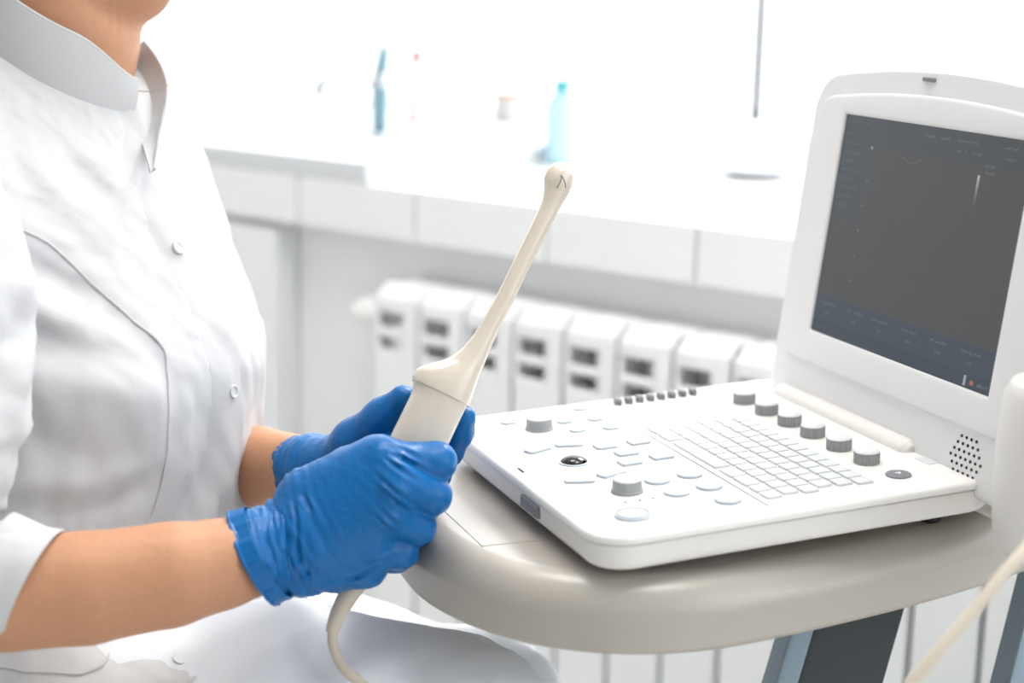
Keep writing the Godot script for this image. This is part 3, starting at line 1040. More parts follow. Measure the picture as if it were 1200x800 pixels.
func screen_image() -> Image:
	var im := Image.create(1024, 768, false, Image.FORMAT_RGB8)
	im.fill(Color8(78, 79, 81))
	im.fill_rect(Rect2i(0, 0, 1024, 96), Color8(72, 77, 84))
	im.fill_rect(Rect2i(0, 0, 168, 352), Color8(70, 79, 88))
	im.fill_rect(Rect2i(0, 632, 1024, 136), Color8(62, 76, 92))
	im.fill_rect(Rect2i(0, 718, 1024, 50), Color8(54, 68, 84))
	for x in [168, 330, 486, 650, 812]: im.fill_rect(Rect2i(x, 634, 2, 82), Color8(54, 66, 80))
	var rng := RandomNumberGenerator.new()
	rng.seed = 21
	# rows of tiny illegible print
	for row in [[20, 22, 130], [16, 62, 60], [16, 96, 110], [16, 126, 120], [16, 156, 104], [16, 186, 118], [16, 216, 90], [16, 246, 124], [16, 276, 100], [16, 306, 84]]:
		_scribble(im, rng, row[0], row[1], row[2], 8, Color8(104, 112, 118))
	for row in [[470, 30, 66], [560, 30, 52], [650, 30, 58], [650, 62, 58], [720, 30, 40], [730, 62, 46], [880, 30, 60], [880, 62, 60], [800, 92, 50], [800, 112, 50]]:
		_scribble(im, rng, row[0], row[1], row[2], 9, Color8(128, 136, 140))
	for k in 6:
		_scribble(im, rng, 40 + k * 162, 652, 92, 9, Color8(120, 136, 150))
		_scribble(im, rng, 74 + k * 162, 684, 26, 9, Color8(120, 136, 150))
	_scribble(im, rng, 20, 736, 60, 8, Color8(84, 100, 116))
	# depth ruler
	for k in 5: im.fill_rect(Rect2i(186, 210 + k * 86, 7, 5), Color8(150, 152, 154))
	im.fill_rect(Rect2i(184, 100, 9, 9), Color8(190, 194, 196))
	for k in 46: im.fill_rect(Rect2i(188, 150 + k * 10, 2, 2), Color8(104, 106, 108))
	# near-field arc of the empty sector
	for k in 60:
		var a := -0.62 + 1.24 * k / 59.0
		im.fill_rect(Rect2i(int(420 + sin(a) * 90), int(44 + cos(a) * 84), 3, 3), Color8(108, 110, 112))
	# grey scale bar
	for k in 90:
		var c := 225 - k * 1.5
		im.fill_rect(Rect2i(776, 128 + k, 11, 1), Color8(int(c), int(c), int(c)))
	# status marks
	im.fill_rect(Rect2i(884, 726, 12, 32), Color8(190, 200, 208))
	im.fill_rect(Rect2i(916, 736, 18, 14), Color8(196, 120, 104))
	_scribble(im, rng, 948, 738, 56, 10, Color8(150, 162, 172))
	return im

func _scribble(im: Image, rng: RandomNumberGenerator, x: int, y: int, w: int, h: int, c: Color) -> void:
	var at_ := x
	while at_ < x + w:
		var cw := rng.randi_range(3, 6)
		if rng.randf() > 0.14:
			im.fill_rect(Rect2i(at_, y + (0 if rng.randf() > 0.5 else 2), 2, h - rng.randi_range(0, 2)), c)
			im.fill_rect(Rect2i(at_, y + rng.randi_range(1, h - 2), cw - 1, 2), c)
		at_ += cw + 2

# ---------------------------------------------------------------- the probe
func build_probe() -> void:
	# long axis from the bulb down into the fist
	var a := at(655, 207, 1.100)
	var b := at(432, 675, 1.058)
	var len_px := 518.4
	var dir := (b - a).normalized()
	var per := a.distance_to(b) / len_px                     # metres a pixel along the axis
	var side := (at(660, 209.4, 1.10) - a)
	side = (side - dir * side.dot(dir)).normalized()         # to the right of the axis
	var back := dir.cross(side).normalized()                 # away from the viewer
	if back.z > 0: back = -back
	var o := thing("ultrasound_probe", "white transvaginal ultrasound probe held upright in the gloved hands", "probe", Transform3D(Basis(), b))
	# station, left edge, right edge, half thickness (pixels at the probe's distance)
	var st := [[-17.5, 0.3, 1.7, 0.7], [-17, -4, 6, 5], [-14.5, -9, 11, 9], [-8, -14.2, 16, 14], [0, -16.6, 18.4, 16.5], [9, -15.6, 19.2, 16.5], [20, -10.5, 18.6, 14], [38, -5.8, 16.9, 11.5], [63, -5.2, 16.2, 10.8], [105, -5.6, 15.2, 10.6], [157, -6.3, 14.7, 10.8], [200, -8.9, 13.8, 12], [230, -14.3, 15, 15], [252, -24.9, 16.3, 19], [264, -37, 17.2, 22.5], [272, -46.5, 18, 24.5], [280, -52.8, 18.9, 26], [288, -54.2, 19.7, 26.5], [294, -52.5, 19.9, 26.5]]
	var st2 := [[293.5, -50.6, 18.6, 25.5], [300, -48.6, 18.2, 25], [310, -46.8, 18.1, 24.5], [335, -46.9, 18.1, 24.5], [368, -47, 17.5, 23], [395, -44, 8, 20], [430, -38, 0, 17], [470, -36, -2, 17], [498, -33, -4, 15], [505, -28, -9, 10]]
	var body := _probe_mesh(st, a - b, dir, side, back, per, 7)
	part("shaft", body.mesh(45), M.probe, o)
	part("handle", _probe_mesh(st2, a - b, dir, side, back, per, 5).mesh(45), M.probe, o)
	# fine biopsy-guide mark on the bulb
	var mark := []
	for q in [[17, 3.5], [10, 4.5], [4, 3.5], [1.5, 1.5], [3.5, 5.5], [7, 9.5], [12, 13]]:
		var w := _probe_front(q[0], q[1], st)
		mark.append([w.x, w.y, w.z])
	var mp := PackedVector3Array()
	for q in smooth_path(mark, 4):
		mp.append((a - b) + dir * q[0] * per + side * q[1] * per - back * (q[2] * per))
	part("guide_mark", tube(mp, 0.00038, 6).mesh(), M.mid_grey, o)
	# strain relief and cable
	var sr := v3s(smooth_path([_p(at(427, 668, 1.060) - b), _p(at(414, 688, 1.058) - b), _p(at(402, 708, 1.056) - b), _p(at(393, 728, 1.054) - b), _p(at(389, 741, 1.053) - b)], 4))
	var rr_ := []
	for i in sr.size(): rr_.append(lerpf(0.0078, 0.0042, clampf(i / (sr.size() - 1.0) * 1.05, 0, 1)))
	part("strain_relief", tube(sr, rr_, 18).mesh(), M.cable, o)
	var cp := [_p(at(390, 738, 1.053) - b), _p(at(390.5, 755, 1.052) - b), _p(at(398, 775, 1.050) - b), _p(at(410, 790, 1.046) - b), _p(at(430, 808, 1.04) - b), _p(at(480, 880, 1.0) - b), _p(at(600, 1010, 0.93) - b), _p(at(780, 1060, 0.88) - b), _p(at(930, 960, 0.86) - b), _p(at(1068, 800, 0.865) - b), _p(at(1135, 722, 0.875) - b), _p(at(1200, 645, 0.89) - b), _p(at(1262, 580, 0.92) - b), _p(at(1300, 545, 0.97) - b), _p(at(1290, 540, 1.02) - b)]
	part("cable", tube(v3s(smooth_path(cp, 8)), 0.0034, 12).mesh(), M.cable, o)

func _p(v: Vector3) -> Array: return [v.x, v.y, v.z]

func _probe_front(s: float, off: float, st: Array) -> Vector3:
	for i in st.size() - 1:
		if st[i][0] <= s and s <= st[i + 1][0]:
			var t: float = (s - st[i][0]) / (st[i + 1][0] - st[i][0])
			var l := lerpf(st[i][1], st[i + 1][1], t)
			var r := lerpf(st[i][2], st[i + 1][2], t)
			var h := lerpf(st[i][3], st[i + 1][3], t)
			var u := clampf((off - (l + r) / 2) / ((r - l) / 2), -0.97, 0.97)
			return Vector3(s, off, h * sqrt(1 - u * u) * 1.02)
	return Vector3(s, off, 10)

func _probe_mesh(st: Array, o: Vector3, dir: Vector3, side: Vector3, back: Vector3, per: float, k: int) -> MB:
	var m := MB.new()
	var loops := []
	for q in smooth_path(st, k):
		var l := PackedVector3Array()
		var c: float = (q[1] + q[2]) / 2
		var h: float = maxf((q[2] - q[1]) / 2, 0.05)
		for i in 40:
			var a := TAU * i / 40
			var e := 0.86 if q[0] > 255 else 1.0               # the handle is a rounded box in section
			var cx := signf(cos(a)) * pow(absf(cos(a)), e)
			var cz := signf(sin(a)) * pow(absf(sin(a)), e)
			l.append(o + dir * q[0] * per + side * (c + h * cx) * per + back * (q[3] * cz) * per)
		loops.append(l)
	m.loft(loops)
	return m

# ---------------------------------------------------------------- the person
const PHI := 0.43633
const RINGS := [
	[-0.2921, 0.5774, -1.1055, 0.1850, 0.1300, 0.2000, 0.3400],
	[-0.2995, 0.6269, -1.1264, 0.1650, 0.1250, 0.1860, 0.2200],
	[-0.3045, 0.6761, -1.1422, 0.1280, 0.1150, 0.1640, 0.0600],
	[-0.3093, 0.7197, -1.1568, 0.1190, 0.1100, 0.1550, 0.0000],
	[-0.3143, 0.7698, -1.1727, 0.1280, 0.1120, 0.1580, -0.0200],
	[-0.3244, 0.8232, -1.1894, 0.1380, 0.1160, 0.1660, 0.0000],
	[-0.3331, 0.8718, -1.1999, 0.1300, 0.1180, 0.1720, -0.0300],
	[-0.3418, 0.9204, -1.2105, 0.1160, 0.1160, 0.1800, -0.0800],
	[-0.3477, 0.9600, -1.2190, 0.1030, 0.1100, 0.1820, -0.1500],
	[-0.3485, 0.9905, -1.2256, 0.0960, 0.1000, 0.1600, -0.2800],
	[-0.3446, 1.0131, -1.2306, 0.0900, 0.0850, 0.1180, -0.4200],
	[-0.3401, 1.0316, -1.2345, 0.0840, 0.0760, 0.0840, -0.5200],
	[-0.3372, 1.0426, -1.2369, 0.0790, 0.0720, 0.0700, -0.5500]]
var body_f := Vector3(cos(PHI), 0, sin(PHI))
var body_r := Vector3(-sin(PHI), 0, cos(PHI))
var folds := FastNoiseLite.new()
# creases in the cloth: from (v, theta) to (v, theta), width in metres, depth in metres
const CREASES := [
	[9.6, 0.55, 7.7, 0.30, 0.013, -0.0045], [9.9, 0.95, 8.0, 0.62, 0.012, -0.004], [8.7, 0.62, 7.3, 0.28, 0.011, 0.003],
	[7.0, 0.80, 6.2, 0.50, 0.012, -0.005], [6.6, 0.95, 5.9, 0.58, 0.012, 0.004], [6.1, 1.05, 5.5, 0.62, 0.013, -0.006],
	[5.4, 1.10, 5.1, 0.50, 0.014, 0.005], [5.0, 1.15, 4.3, 0.70, 0.014, -0.004],
	[3.80, 1.30, 3.72, 0.68, 0.010, -0.006], [3.72, 0.68, 4.0, 0.45, 0.009, -0.005], [4.1, 1.20, 4.05, 0.60, 0.012, 0.004],
	[3.3, 1.0, 3.2, 0.40, 0.010, -0.003], [2.9, 0.30, 4.2, 0.10, 0.010, -0.0035], [2.6, 0.20, 3.6, 0.02, 0.008, 0.003],
	[2.2, 0.9, 1.5, 0.5, 0.012, -0.004], [1.9, 0.25, 1.3, 0.10, 0.010, -0.003]]

func ring_at(v: float) -> Array:
	var i := mini(int(v), RINGS.size() - 2)
	var t := v - i
	var a = RINGS[maxi(i - 1, 0)]
	var b = RINGS[i]
	var c = RINGS[i + 1]
	var d = RINGS[mini(i + 2, RINGS.size() - 1)]
	var r := []
	for j in 7:
		r.append(0.5 * (2 * b[j] + (c[j] - a[j]) * t + (2 * a[j] - 5 * b[j] + 4 * c[j] - d[j]) * t * t + (3 * b[j] - a[j] - 3 * c[j] + d[j]) * t * t * t))
	return r

func torso(v: float, th: float, out := 0.0) -> Vector3:
	var q := ring_at(v)
	var c := cos(th)
	var s := sin(th)
	var x: float = (q[3] + out if c > 0 else q[4] + out) * c
	var y: float = (q[5] + out) * (1.0 if s > 0 else 0.82) * s
	if c > 0:
		var bust := exp(-pow((v - 5.1) / 1.0, 2))
		x += 0.016 * bust * (exp(-pow((th - 0.62) / 0.34, 2)) + 0.35 * exp(-pow((th + 0.62) / 0.34, 2)))
		y += 0.007 * bust * (exp(-pow((th - 0.75) / 0.34, 2)) - 0.2 * exp(-pow((th + 0.75) / 0.34, 2)))
	return Vector3(q[0], q[1], q[2]) + body_f * (x * cos(q[6])) + Vector3.UP * (x * sin(q[6])) + body_r * y

func cloth_out(v: float, th: float, segs: Array) -> float:
	var p := torso(v, th)
	var o := 0.0022 * folds.get_noise_3d(p.x * 60, p.y * 22, p.z * 60) + 0.0035 * folds.get_noise_3d(p.x * 18 + 40, p.y * 11, p.z * 18)
	o *= smoothstep(12.0, 11.0, v)
	for s in segs:
		var ab: Vector3 = s[1] - s[0]
		var t := clampf((p - s[0]).dot(ab) / ab.length_squared(), 0, 1)
		var d := p.distance_to(s[0] + ab * t)
		if d < s[2] * 3.0:
			var w: float = s[2] * lerpf(0.75, 1.2, t)
			o += 1.4 * s[3] * exp(-pow(d / w, 2)) * (sin(clampf(t, 0.03, 0.97) * PI) * 0.6 + 0.4)
	return o

func build_person() -> void:
	folds.seed = 12
	folds.noise_type = FastNoiseLite.TYPE_SIMPLEX_SMOOTH
	folds.frequency = 1.0
	folds.fractal_octaves = 2
	var org := Vector3(-0.30, 0, -1.16)
	var o := thing("person", "person in white scrubs and blue gloves sitting at the cart, holding the probe", "person", Transform3D(Basis(), org))
	var back := Transform3D(Basis(), -org)
	build_body(o, back)
	build_jacket(o, back)
	build_trousers(o, back)
	build_glove(o, back, true)
	build_glove(o, back, false)

func head_at(f: float, u: float, s: float) -> Vector3:
	var c := at(88, -176, 1.215)
	var F := body_f.rotated(body_r, -0.20)
	var U := Vector3.UP.rotated(body_r, -0.20)
	return c + F * f + U * u + body_r * s

func build_body(o: Node3D, back: Transform3D) -> void:
	var b := Field.new()
	# trunk well inside the jacket
	b.chain([at(95, 800, 1.20), at(95, 600, 1.21), at(76, 420, 1.23), at(55, 220, 1.23), at(62, 90, 1.235)], [0.07, 0.07, 0.075, 0.065, 0.052], 0.03)
	b.cone(at(55, 200, 1.23), at(-105, 215, 1.09), 0.045, 0.034, 0.01)
	b.cone(at(55, 200, 1.23), at(120, 205, 1.36), 0.05, 0.045, 0.03)
	# neck and head
	b.chain([at(60, 110, 1.235), at(74, 40, 1.225), head_at(-0.02, -0.05, 0)], [0.058, 0.0545, 0.053], 0.006)
	b.cone(head_at(-0.022, 0.035, 0), head_at(0.012, 0.035, 0), 0.082, 0.078, 0.012)
	b.cone(head_at(0.035, 0.0, 0), head_at(0.062, -0.072, 0), 0.060, 0.036, 0.012)
	b.cone(head_at(0.062, -0.088, -0.012), head_at(0.062, -0.088, 0.012), 0.022, 0.022, 0.010)
	for s in [-1, 1]:
		b.cone(head_at(0.0, -0.030, 0.052 * s), head_at(0.060, -0.088, 0.018 * s), 0.024, 0.020, 0.008)   # jaw
		b.cone(head_at(0.070, 0.012, 0.022 * s), head_at(0.060, 0.012, 0.045 * s), 0.018, 0.018, 0.015)  # brow
		b.cone(head_at(0.066, -0.025, 0.038 * s), head_at(0.045, -0.020, 0.052 * s), 0.018, 0.016, 0.02) # cheek
		b.cone(head_at(-0.004, 0.012, 0.074 * s), head_at(0.002, -0.026, 0.070 * s), 0.012, 0.007, 0.006) # ear
	b.chain([head_at(0.090, 0.010, 0), head_at(0.110, -0.028, 0)], [0.007, 0.0095], 0.010)
	b.cone(head_at(0.099, -0.033, -0.011), head_at(0.099, -0.033, 0.011), 0.007, 0.007, 0.006)
	b.cone(head_at(0.088, -0.058, -0.014), head_at(0.088, -0.058, 0.014), 0.008, 0.008, 0.012)
	# near arm: shoulder, elbow, forearm, wrist, palm core
	b.chain([at(-105, 215, 1.09), at(-92, 420, 1.005), at(-85, 600, 0.978), at(-70, 690, 0.975)], [0.034, 0.038, 0.036, 0.034], 0.006)
	b.chain([at(-70, 690, 0.975), at(10, 694, 0.982), at(100, 689, 0.99), at(200, 673, 1.003), at(262, 660, 1.017), at(302, 651, 1.028), at(360, 630, 1.033)], [0.034, 0.0345, 0.0335, 0.0315, 0.0275, 0.0238, 0.017], 0.003)
	b.cone(at(360, 625, 1.033), at(420, 590, 1.033), 0.015, 0.013, 0.01)
	# far arm
	b.chain([at(120, 205, 1.36), at(120, 380, 1.37), at(140, 520, 1.34)], [0.045, 0.038, 0.034], 0.02)
	b.chain([at(140, 520, 1.34), at(230, 540, 1.27), at(300, 546, 1.215), at(362, 549, 1.165), at(405, 555, 1.135)], [0.034, 0.0345, 0.0290, 0.0225, 0.017], 0.003)
	var m := b.build(0.0055)
	part("body", m.mesh(0), M.skin, o, back)
	var body: Node = o.get_child(0)
	for s in [-1, 1]:
		var e := SphereMesh.new()
		e.radius = 0.0115; e.height = 0.023
		var ep := part("eye", e, M.eye_white, o, back * Transform3D(Basis(), head_at(0.0815, -0.004, 0.031 * s)))
		var ir := SphereMesh.new()
		ir.radius = 0.0062; ir.height = 0.0124
		part("eyebrow", tube(PackedVector3Array([head_at(0.0925, 0.021, 0.014 * s), head_at(0.0905, 0.026, 0.030 * s), head_at(0.078, 0.022, 0.047 * s)]), [0.0022, 0.0026, 0.0012], 8).mesh(0), M.hair, o, back)
		part("iris", ir, M.iris, ep, Transform3D(Basis(), head_at(0.0885, -0.006, 0.031 * s) - head_at(0.0815, -0.004, 0.031 * s)))
	part("lips", tube(PackedVector3Array([head_at(0.090, -0.059, -0.022), head_at(0.0985, -0.058, -0.009), head_at(0.1000, -0.0585, 0), head_at(0.0985, -0.058, 0.009), head_at(0.090, -0.059, 0.022)]), [0.0015, 0.0052, 0.0056, 0.0052, 0.0015], 10).mesh(0), M.lips, o, back)
	# hair: cap, knot at the back, one loose strand by the collar
	var h := Field.new()
	h.cone(head_at(-0.030, 0.048, 0), head_at(-0.012, 0.052, 0), 0.088, 0.083, 0.02)
	h.cone(head_at(-0.045, 0.0, -0.02), head_at(-0.045, 0.0, 0.02), 0.066, 0.066, 0.03)
	h.cone(head_at(-0.11, 0.055, 0), head_at(-0.135, 0.06, 0), 0.038, 0.036, 0.02)
	part("hair", h.build(0.007).mesh(0), M.hair, o, back)
	var sp := v3s(smooth_path([_p(head_at(0.055, 0.02, -0.085)), _p(at(250, -30, 1.20)), _p(at(246, 20, 1.195)), _p(at(234, 58, 1.19)), _p(at(216, 84, 1.185)), _p(at(196, 100, 1.185)), _p(at(176, 107, 1.19)), _p(at(160, 106, 1.2))], 8))
	part("hair_strand", tube(sp, 0.00042, 6).mesh(), M.strand, o, back)
	var sp2 := v3s(smooth_path([_p(at(250, -30, 1.20)), _p(at(240, 8, 1.20)), _p(at(222, 26, 1.2)), _p(at(206, 38, 1.2))], 6))
	part("hair_strand", tube(sp2, 0.0003, 6).mesh(), M.strand, o, back)

func torso_line(pts: Array, out: float, segs: Array, per := 6) -> PackedVector3Array:
	var r := PackedVector3Array()
	for q in smooth_path(pts, per): r.append(torso(q[0], q[1], cloth_out(q[0], q[1], segs) + out))
	return r

func hem_v(th: float) -> float:
	return lerpf(1.12, 0.86, smoothstep(0.05, 0.5, th)) * smoothstep(1.5, 0.6, absf(th))

func build_jacket(o: Node3D, back: Transform3D) -> void:
	var segs := []
	for c in CREASES: segs.append([torso(c[0], c[1]), torso(c[2], c[3]), c[4], c[5]])
	var N := 150
	var K := 180
	var m := MB.new()
	var loops := []
	for i in N + 1:
		var l := PackedVector3Array()
		for j in K:
			var th := TAU * j / K - PI
			var v0 := hem_v(th)
			var v := lerpf(v0, 12.0, i / float(N))
			l.append(torso(v, th, cloth_out(v, th, segs)))
		loops.append(l)
	m.loft(loops)
	var jk := part("jacket", m.mesh(0), M.cloth, o, back)
	tag(jk, "white scrub jacket with stand collar and snaps")
	# front band: a second layer down the middle with a stitched far edge
	var rows := []
	for i in 71:
		var v := lerpf(11.6, 1.16, i / 70.0)
		var r := []
		for k in 9:
			var th := lerpf(0.22, -0.115, k / 8.0)
			r.append(torso(v, th, cloth_out(v, th, segs) + lerpf(-0.0040, 0.0016, smoothstep(0.0, 5.0, k))))
		rows.append(r)
	part("front_band", sheet(rows, 0.0022).mesh(50), M.cloth, jk)
	# princess seam and pocket edge, piped
	part("seam", tube(torso_line([[7.55, 0.86], [7.45, 0.733], [7.25, 0.64], [6.95, 0.578], [6.6, 0.524], [6.3, 0.471], [6.0, 0.419], [5.75, 0.367], [5.5, 0.345], [5.2, 0.365], [4.8, 0.39], [4.3, 0.393], [3.85, 0.396], [3.45, 0.42], [3.1, 0.471]], 0.0004, segs, 8), 0.0011, 8).mesh(), M.cloth, jk)
	part("pocket_edge", tube(torso_line([[2.5, 0.55], [1.85, 0.628], [1.6, 0.69], [1.47, 0.785], [1.55, 0.916], [1.7, 1.126], [1.8, 1.3]], 0.0004, segs, 8), 0.0010, 8).mesh(), M.cloth, jk)
	part("hem", tube(torso_line([[hem_v(1.2), 1.2], [hem_v(0.9), 0.9], [hem_v(0.6), 0.6], [hem_v(0.4), 0.4], [hem_v(0.2), 0.2], [hem_v(0.0), 0.0], [hem_v(-0.3), -0.3], [hem_v(-0.6), -0.6], [hem_v(-0.9), -0.9]], 0.0, segs, 8), 0.0017, 8).mesh(), M.cloth, jk)
	# snaps
	for s in [[6.9, 0.045], [4.75, -0.03], [1.4, -0.03], [1.27, 0.45], [3.0, 0.0]]:
		var p := torso(s[0], s[1], cloth_out(s[0], s[1], segs) + 0.0028)
		var du := torso(s[0] + 0.1, s[1]) - torso(s[0] - 0.1, s[1])
		var dv := torso(s[0], s[1] + 0.05) - torso(s[0], s[1] - 0.05)
		var n := du.cross(dv).normalized()
		if n.dot(p - torso(s[0], PI)) < 0: n = -n
		var x := dv.normalized()
		var tr := Transform3D(Basis(x, n, x.cross(n)), p)
		var sn := part("snap", lathe([Vector2(0.0046, -0.0010), Vector2(0.0050, 0.0002), Vector2(0.0047, 0.0011), Vector2(0.0040, 0.0013), Vector2(0.0035, 0.0009), Vector2(0.0034, 0.0004), Vector2(0.0001, 0.0003)], 28).mesh(), M.snap, jk, tr)
	# stand collar round the neck
	rows = []
	var C := 60
	for i in 9:
		var u := i / 8.0
		var r := []
		for j in C + 1:
			var th := lerpf(0.02, TAU - 1.15, j / float(C))
			var near_front := smoothstep(0.0, 0.75, th)
			var hgt := lerpf(0.020, 0.040, near_front)
			var base := torso(12.0, th, 0.0012)
			var dir := (Vector3.UP * 0.97 + body_f * lerpf(0.40, 0.16, near_front)).normalized()
			var c0 := torso(12.0, 0) * 0.5 + torso(12.0, PI) * 0.5
			var inward := (c0 - base); inward.y = 0
			r.append(base + dir * hgt * u + inward.normalized() * (0.004 * u * u) - Vector3.UP * 0.004 * (1 - u))
		rows.append(r)
	part("collar", sheet(rows, 0.0022).mesh(50), M.cloth, jk)
	var edge := PackedVector3Array(rows[8])
	part("collar_piping", tube(edge, 0.0013, 8).mesh(), M.cloth, jk)
	# near front edge, from the collar's corner down to the band
	var near_edge := []
	var ne := [at(157, 84, 1.196), at(161, 108, 1.19), at(165, 132, 1.183), at(171, 160, 1.170), at(178, 186, 1.150), at(186, 210, 1.128)]
	var nb := [at(120, 88, 1.188), at(118, 112, 1.172), at(122, 138, 1.158), at(132, 165, 1.145), at(148, 192, 1.128), at(166, 216, 1.118)]
	rows = []
	for i in 6:
		var r := []
		for k in 7: r.append(nb[i].lerp(ne[i], k / 6.0) + Vector3(0, 0, 0.004 * sin(PI * k / 6.0)))
		rows.append(r)
	# far lapel: stands open, its inside seen
	var fe := [at(168, 48, 1.262), at(178, 60, 1.258), at(188, 76, 1.250), at(195, 96, 1.240), at(195, 118, 1.228), at(190, 145, 1.212), at(185, 172, 1.185), at(181, 198, 1.155)]
	var fb := [at(150, 70, 1.268), at(152, 86, 1.262), at(154, 104, 1.252), at(156, 122, 1.24), at(159, 142, 1.222), at(164, 160, 1.205), at(170, 180, 1.178), at(176, 202, 1.152)]
	var rows2 := []
	for i in 8:
		var r := []
		for k in 7: r.append(fb[i].lerp(fe[i], k / 6.0) + Vector3(0, 0, -0.004 * sin(PI * k / 6.0)))
		rows2.append(r)
	part("lapel", sheet(rows2, 0.002).mesh(50), M.cloth, jk)
	var pe := []
	for p in fe: pe.append(_p(p))
	part("lapel_piping", tube(v3s(smooth_path(pe, 5)), 0.0011, 8).mesh(), M.cloth, jk)
	pe = []
	for p in ne: pe.append(_p(p))
	# sleeves
	var path := [[-75, 150, 1.125, 0.040], [-105, 175, 1.085, 0.056], [-116, 220, 1.055, 0.061], [-104, 270, 1.035, 0.0615], [-80, 330, 1.015, 0.0605], [-80, 410, 1.0, 0.060], [-88, 480, 0.988, 0.0595], [-104, 550, 0.978, 0.057], [-112, 610, 0.972, 0.053], [-95, 665, 0.970, 0.049], [-48, 692, 0.973, 0.045], [0, 693, 0.978, 0.0405], [40, 688, 0.982, 0.0375]]
	part("sleeve", _sleeve(path, Vector3(125, 57, 0)), M.cloth, jk)
	var fpath := [[55, 120, 1.31, 0.060], [105, 160, 1.345, 0.066], [135, 220, 1.365, 0.066], [138, 300, 1.375, 0.063], [130, 380, 1.375, 0.060], [128, 450, 1.37, 0.058], [135, 505, 1.35, 0.053], [165, 532, 1.325, 0.046], [200, 540, 1.295, 0.040]]
	part("sleeve", _sleeve(fpath, Vector3.ZERO), M.cloth, jk)

func _sleeve(path: Array, tilt: Vector3) -> ArrayMesh:
	var pts := smooth_path(path, 9)
	var ps := PackedVector3Array()
	for q in pts: ps.append(at(q[0], q[1], q[2]))
	var m := MB.new()
	var loops := []
	var up := Vector3(0, 0, 1)
	var n := 64
	var total := pts.size()
	var last_n := Vector3.ZERO
	for i in total + 6:
		var k := mini(i, total - 1)
		var d := (ps[mini(k + 1, total - 1)] - ps[maxi(k - 1, 0)]).normalized()
		if tilt != Vector3.ZERO:                       # the cuff is cut at a slant
			var want := (cam_basis * Vector3(tilt.x, -tilt.y, 0)).normalized()
			d = d.lerp(want, smoothstep(0.80, 0.98, k / float(total - 1))).normalized()
		var x := up.cross(d).normalized()
		var y := d.cross(x).normalized()
		up = y
		var r: float = pts[k][3]
		var inner := i - (total - 1)
		if inner > 0: r -= [0.0, 0.0006, 0.0022, 0.003, 0.003, 0.003, 0.003][inner]
		var base := ps[k]
		if inner > 0: base = ps[k] - d * [0.0, -0.0008, -0.0004, 0.004, 0.012, 0.022, 0.03][inner]
		var l := PackedVector3Array()
		for j in n:
			var a := TAU * j / n
			var e := x * cos(a) + y * sin(a)
			var w := smoothstep(0.0, 0.12, k / float(total)) * smoothstep(1.0, 0.82, k / float(total))
			var p := base + e * r
			var amp := 0.0045 * folds.get_noise_3d(p.x * 26, p.y * 26, p.z * 26 + 9) + 0.004 * folds.get_noise_3d(p.x * 12 + 7, p.y * 34, p.z * 12)
			l.append(p + e * amp * (w * 0.9 + 0.1))
		loops.append(l)
	# a stitched hem line is turned in 25 mm before the edge
	m.loft(loops, false)
	return m.mesh(50, true)

func build_trousers(o: Node3D, back: Transform3D) -> void:
	var t := Field.new()
	var hipn := at(85, 872, 1.14)
	var hipf := at(125, 850, 1.29)
	t.chain([hipn, at(330, 866, 1.13), at(470, 872, 1.125), at(542, 868, 1.125)], [0.098, 0.088, 0.074, 0.0635], 0.03)
	t.chain([hipf, at(390, 832, 1.29), at(560, 838, 1.29)], [0.096, 0.084, 0.064], 0.03)
	t.cone(hipn, hipf, 0.105, 0.105, 0.05)
	t.cone(at(70, 820, 1.24), at(90, 720, 1.235), 0.105, 0.095, 0.05)
	var kn := at(542, 868, 1.125)
	var kf := at(560, 838, 1.29)
	var an := Vector3(kn.x - 0.03, 0.12, kn.z - 0.02)
	var af := Vector3(kf.x - 0.02, 0.12, kf.z + 0.0)
	t.chain([kn, kn.lerp(an, 0.4), an], [0.0635, 0.060, 0.052], 0.02)
	t.chain([kf, kf.lerp(af, 0.4), af], [0.064, 0.060, 0.052], 0.02)
	var nz := FastNoiseLite.new()
	nz.seed = 31
	nz.noise_type = FastNoiseLite.TYPE_SIMPLEX_SMOOTH
	nz.frequency = 1.0
	nz.fractal_octaves = 2
	t.bump = func(p: Vector3) -> float:
		# long soft folds running across the thigh, slanting
		return 0.0035 * nz.get_noise_3d(p.x * 30 + p.z * 24, p.y * 9, p.z * 6) + 0.003 * nz.get_noise_3d(p.x * 9, p.y * 14, p.z * 26 + p.x * 20)
	t.has_bump = true
	var tr := part("trousers", t.build(0.0085).mesh(0), M.trouser, o, back)
	tag(tr, "white scrub trousers")
	for a in [an, af]:
		var s := Field.new()
		s.cone(a + Vector3(-0.02, -0.085, 0), a + Vector3(0.05, -0.09, 0.01), 0.034, 0.034, 0.02)
		s.cone(a + Vector3(0.05, -0.092, 0.01), a + Vector3(0.13, -0.098, 0.02), 0.034, 0.021, 0.03)
		s.cone(a + Vector3(-0.015, -0.08, 0), a + Vector3(-0.01, -0.0, 0), 0.034, 0.036, 0.02)
		part("shoe", s.build(0.008).mesh(0), M.shoe, o, back)

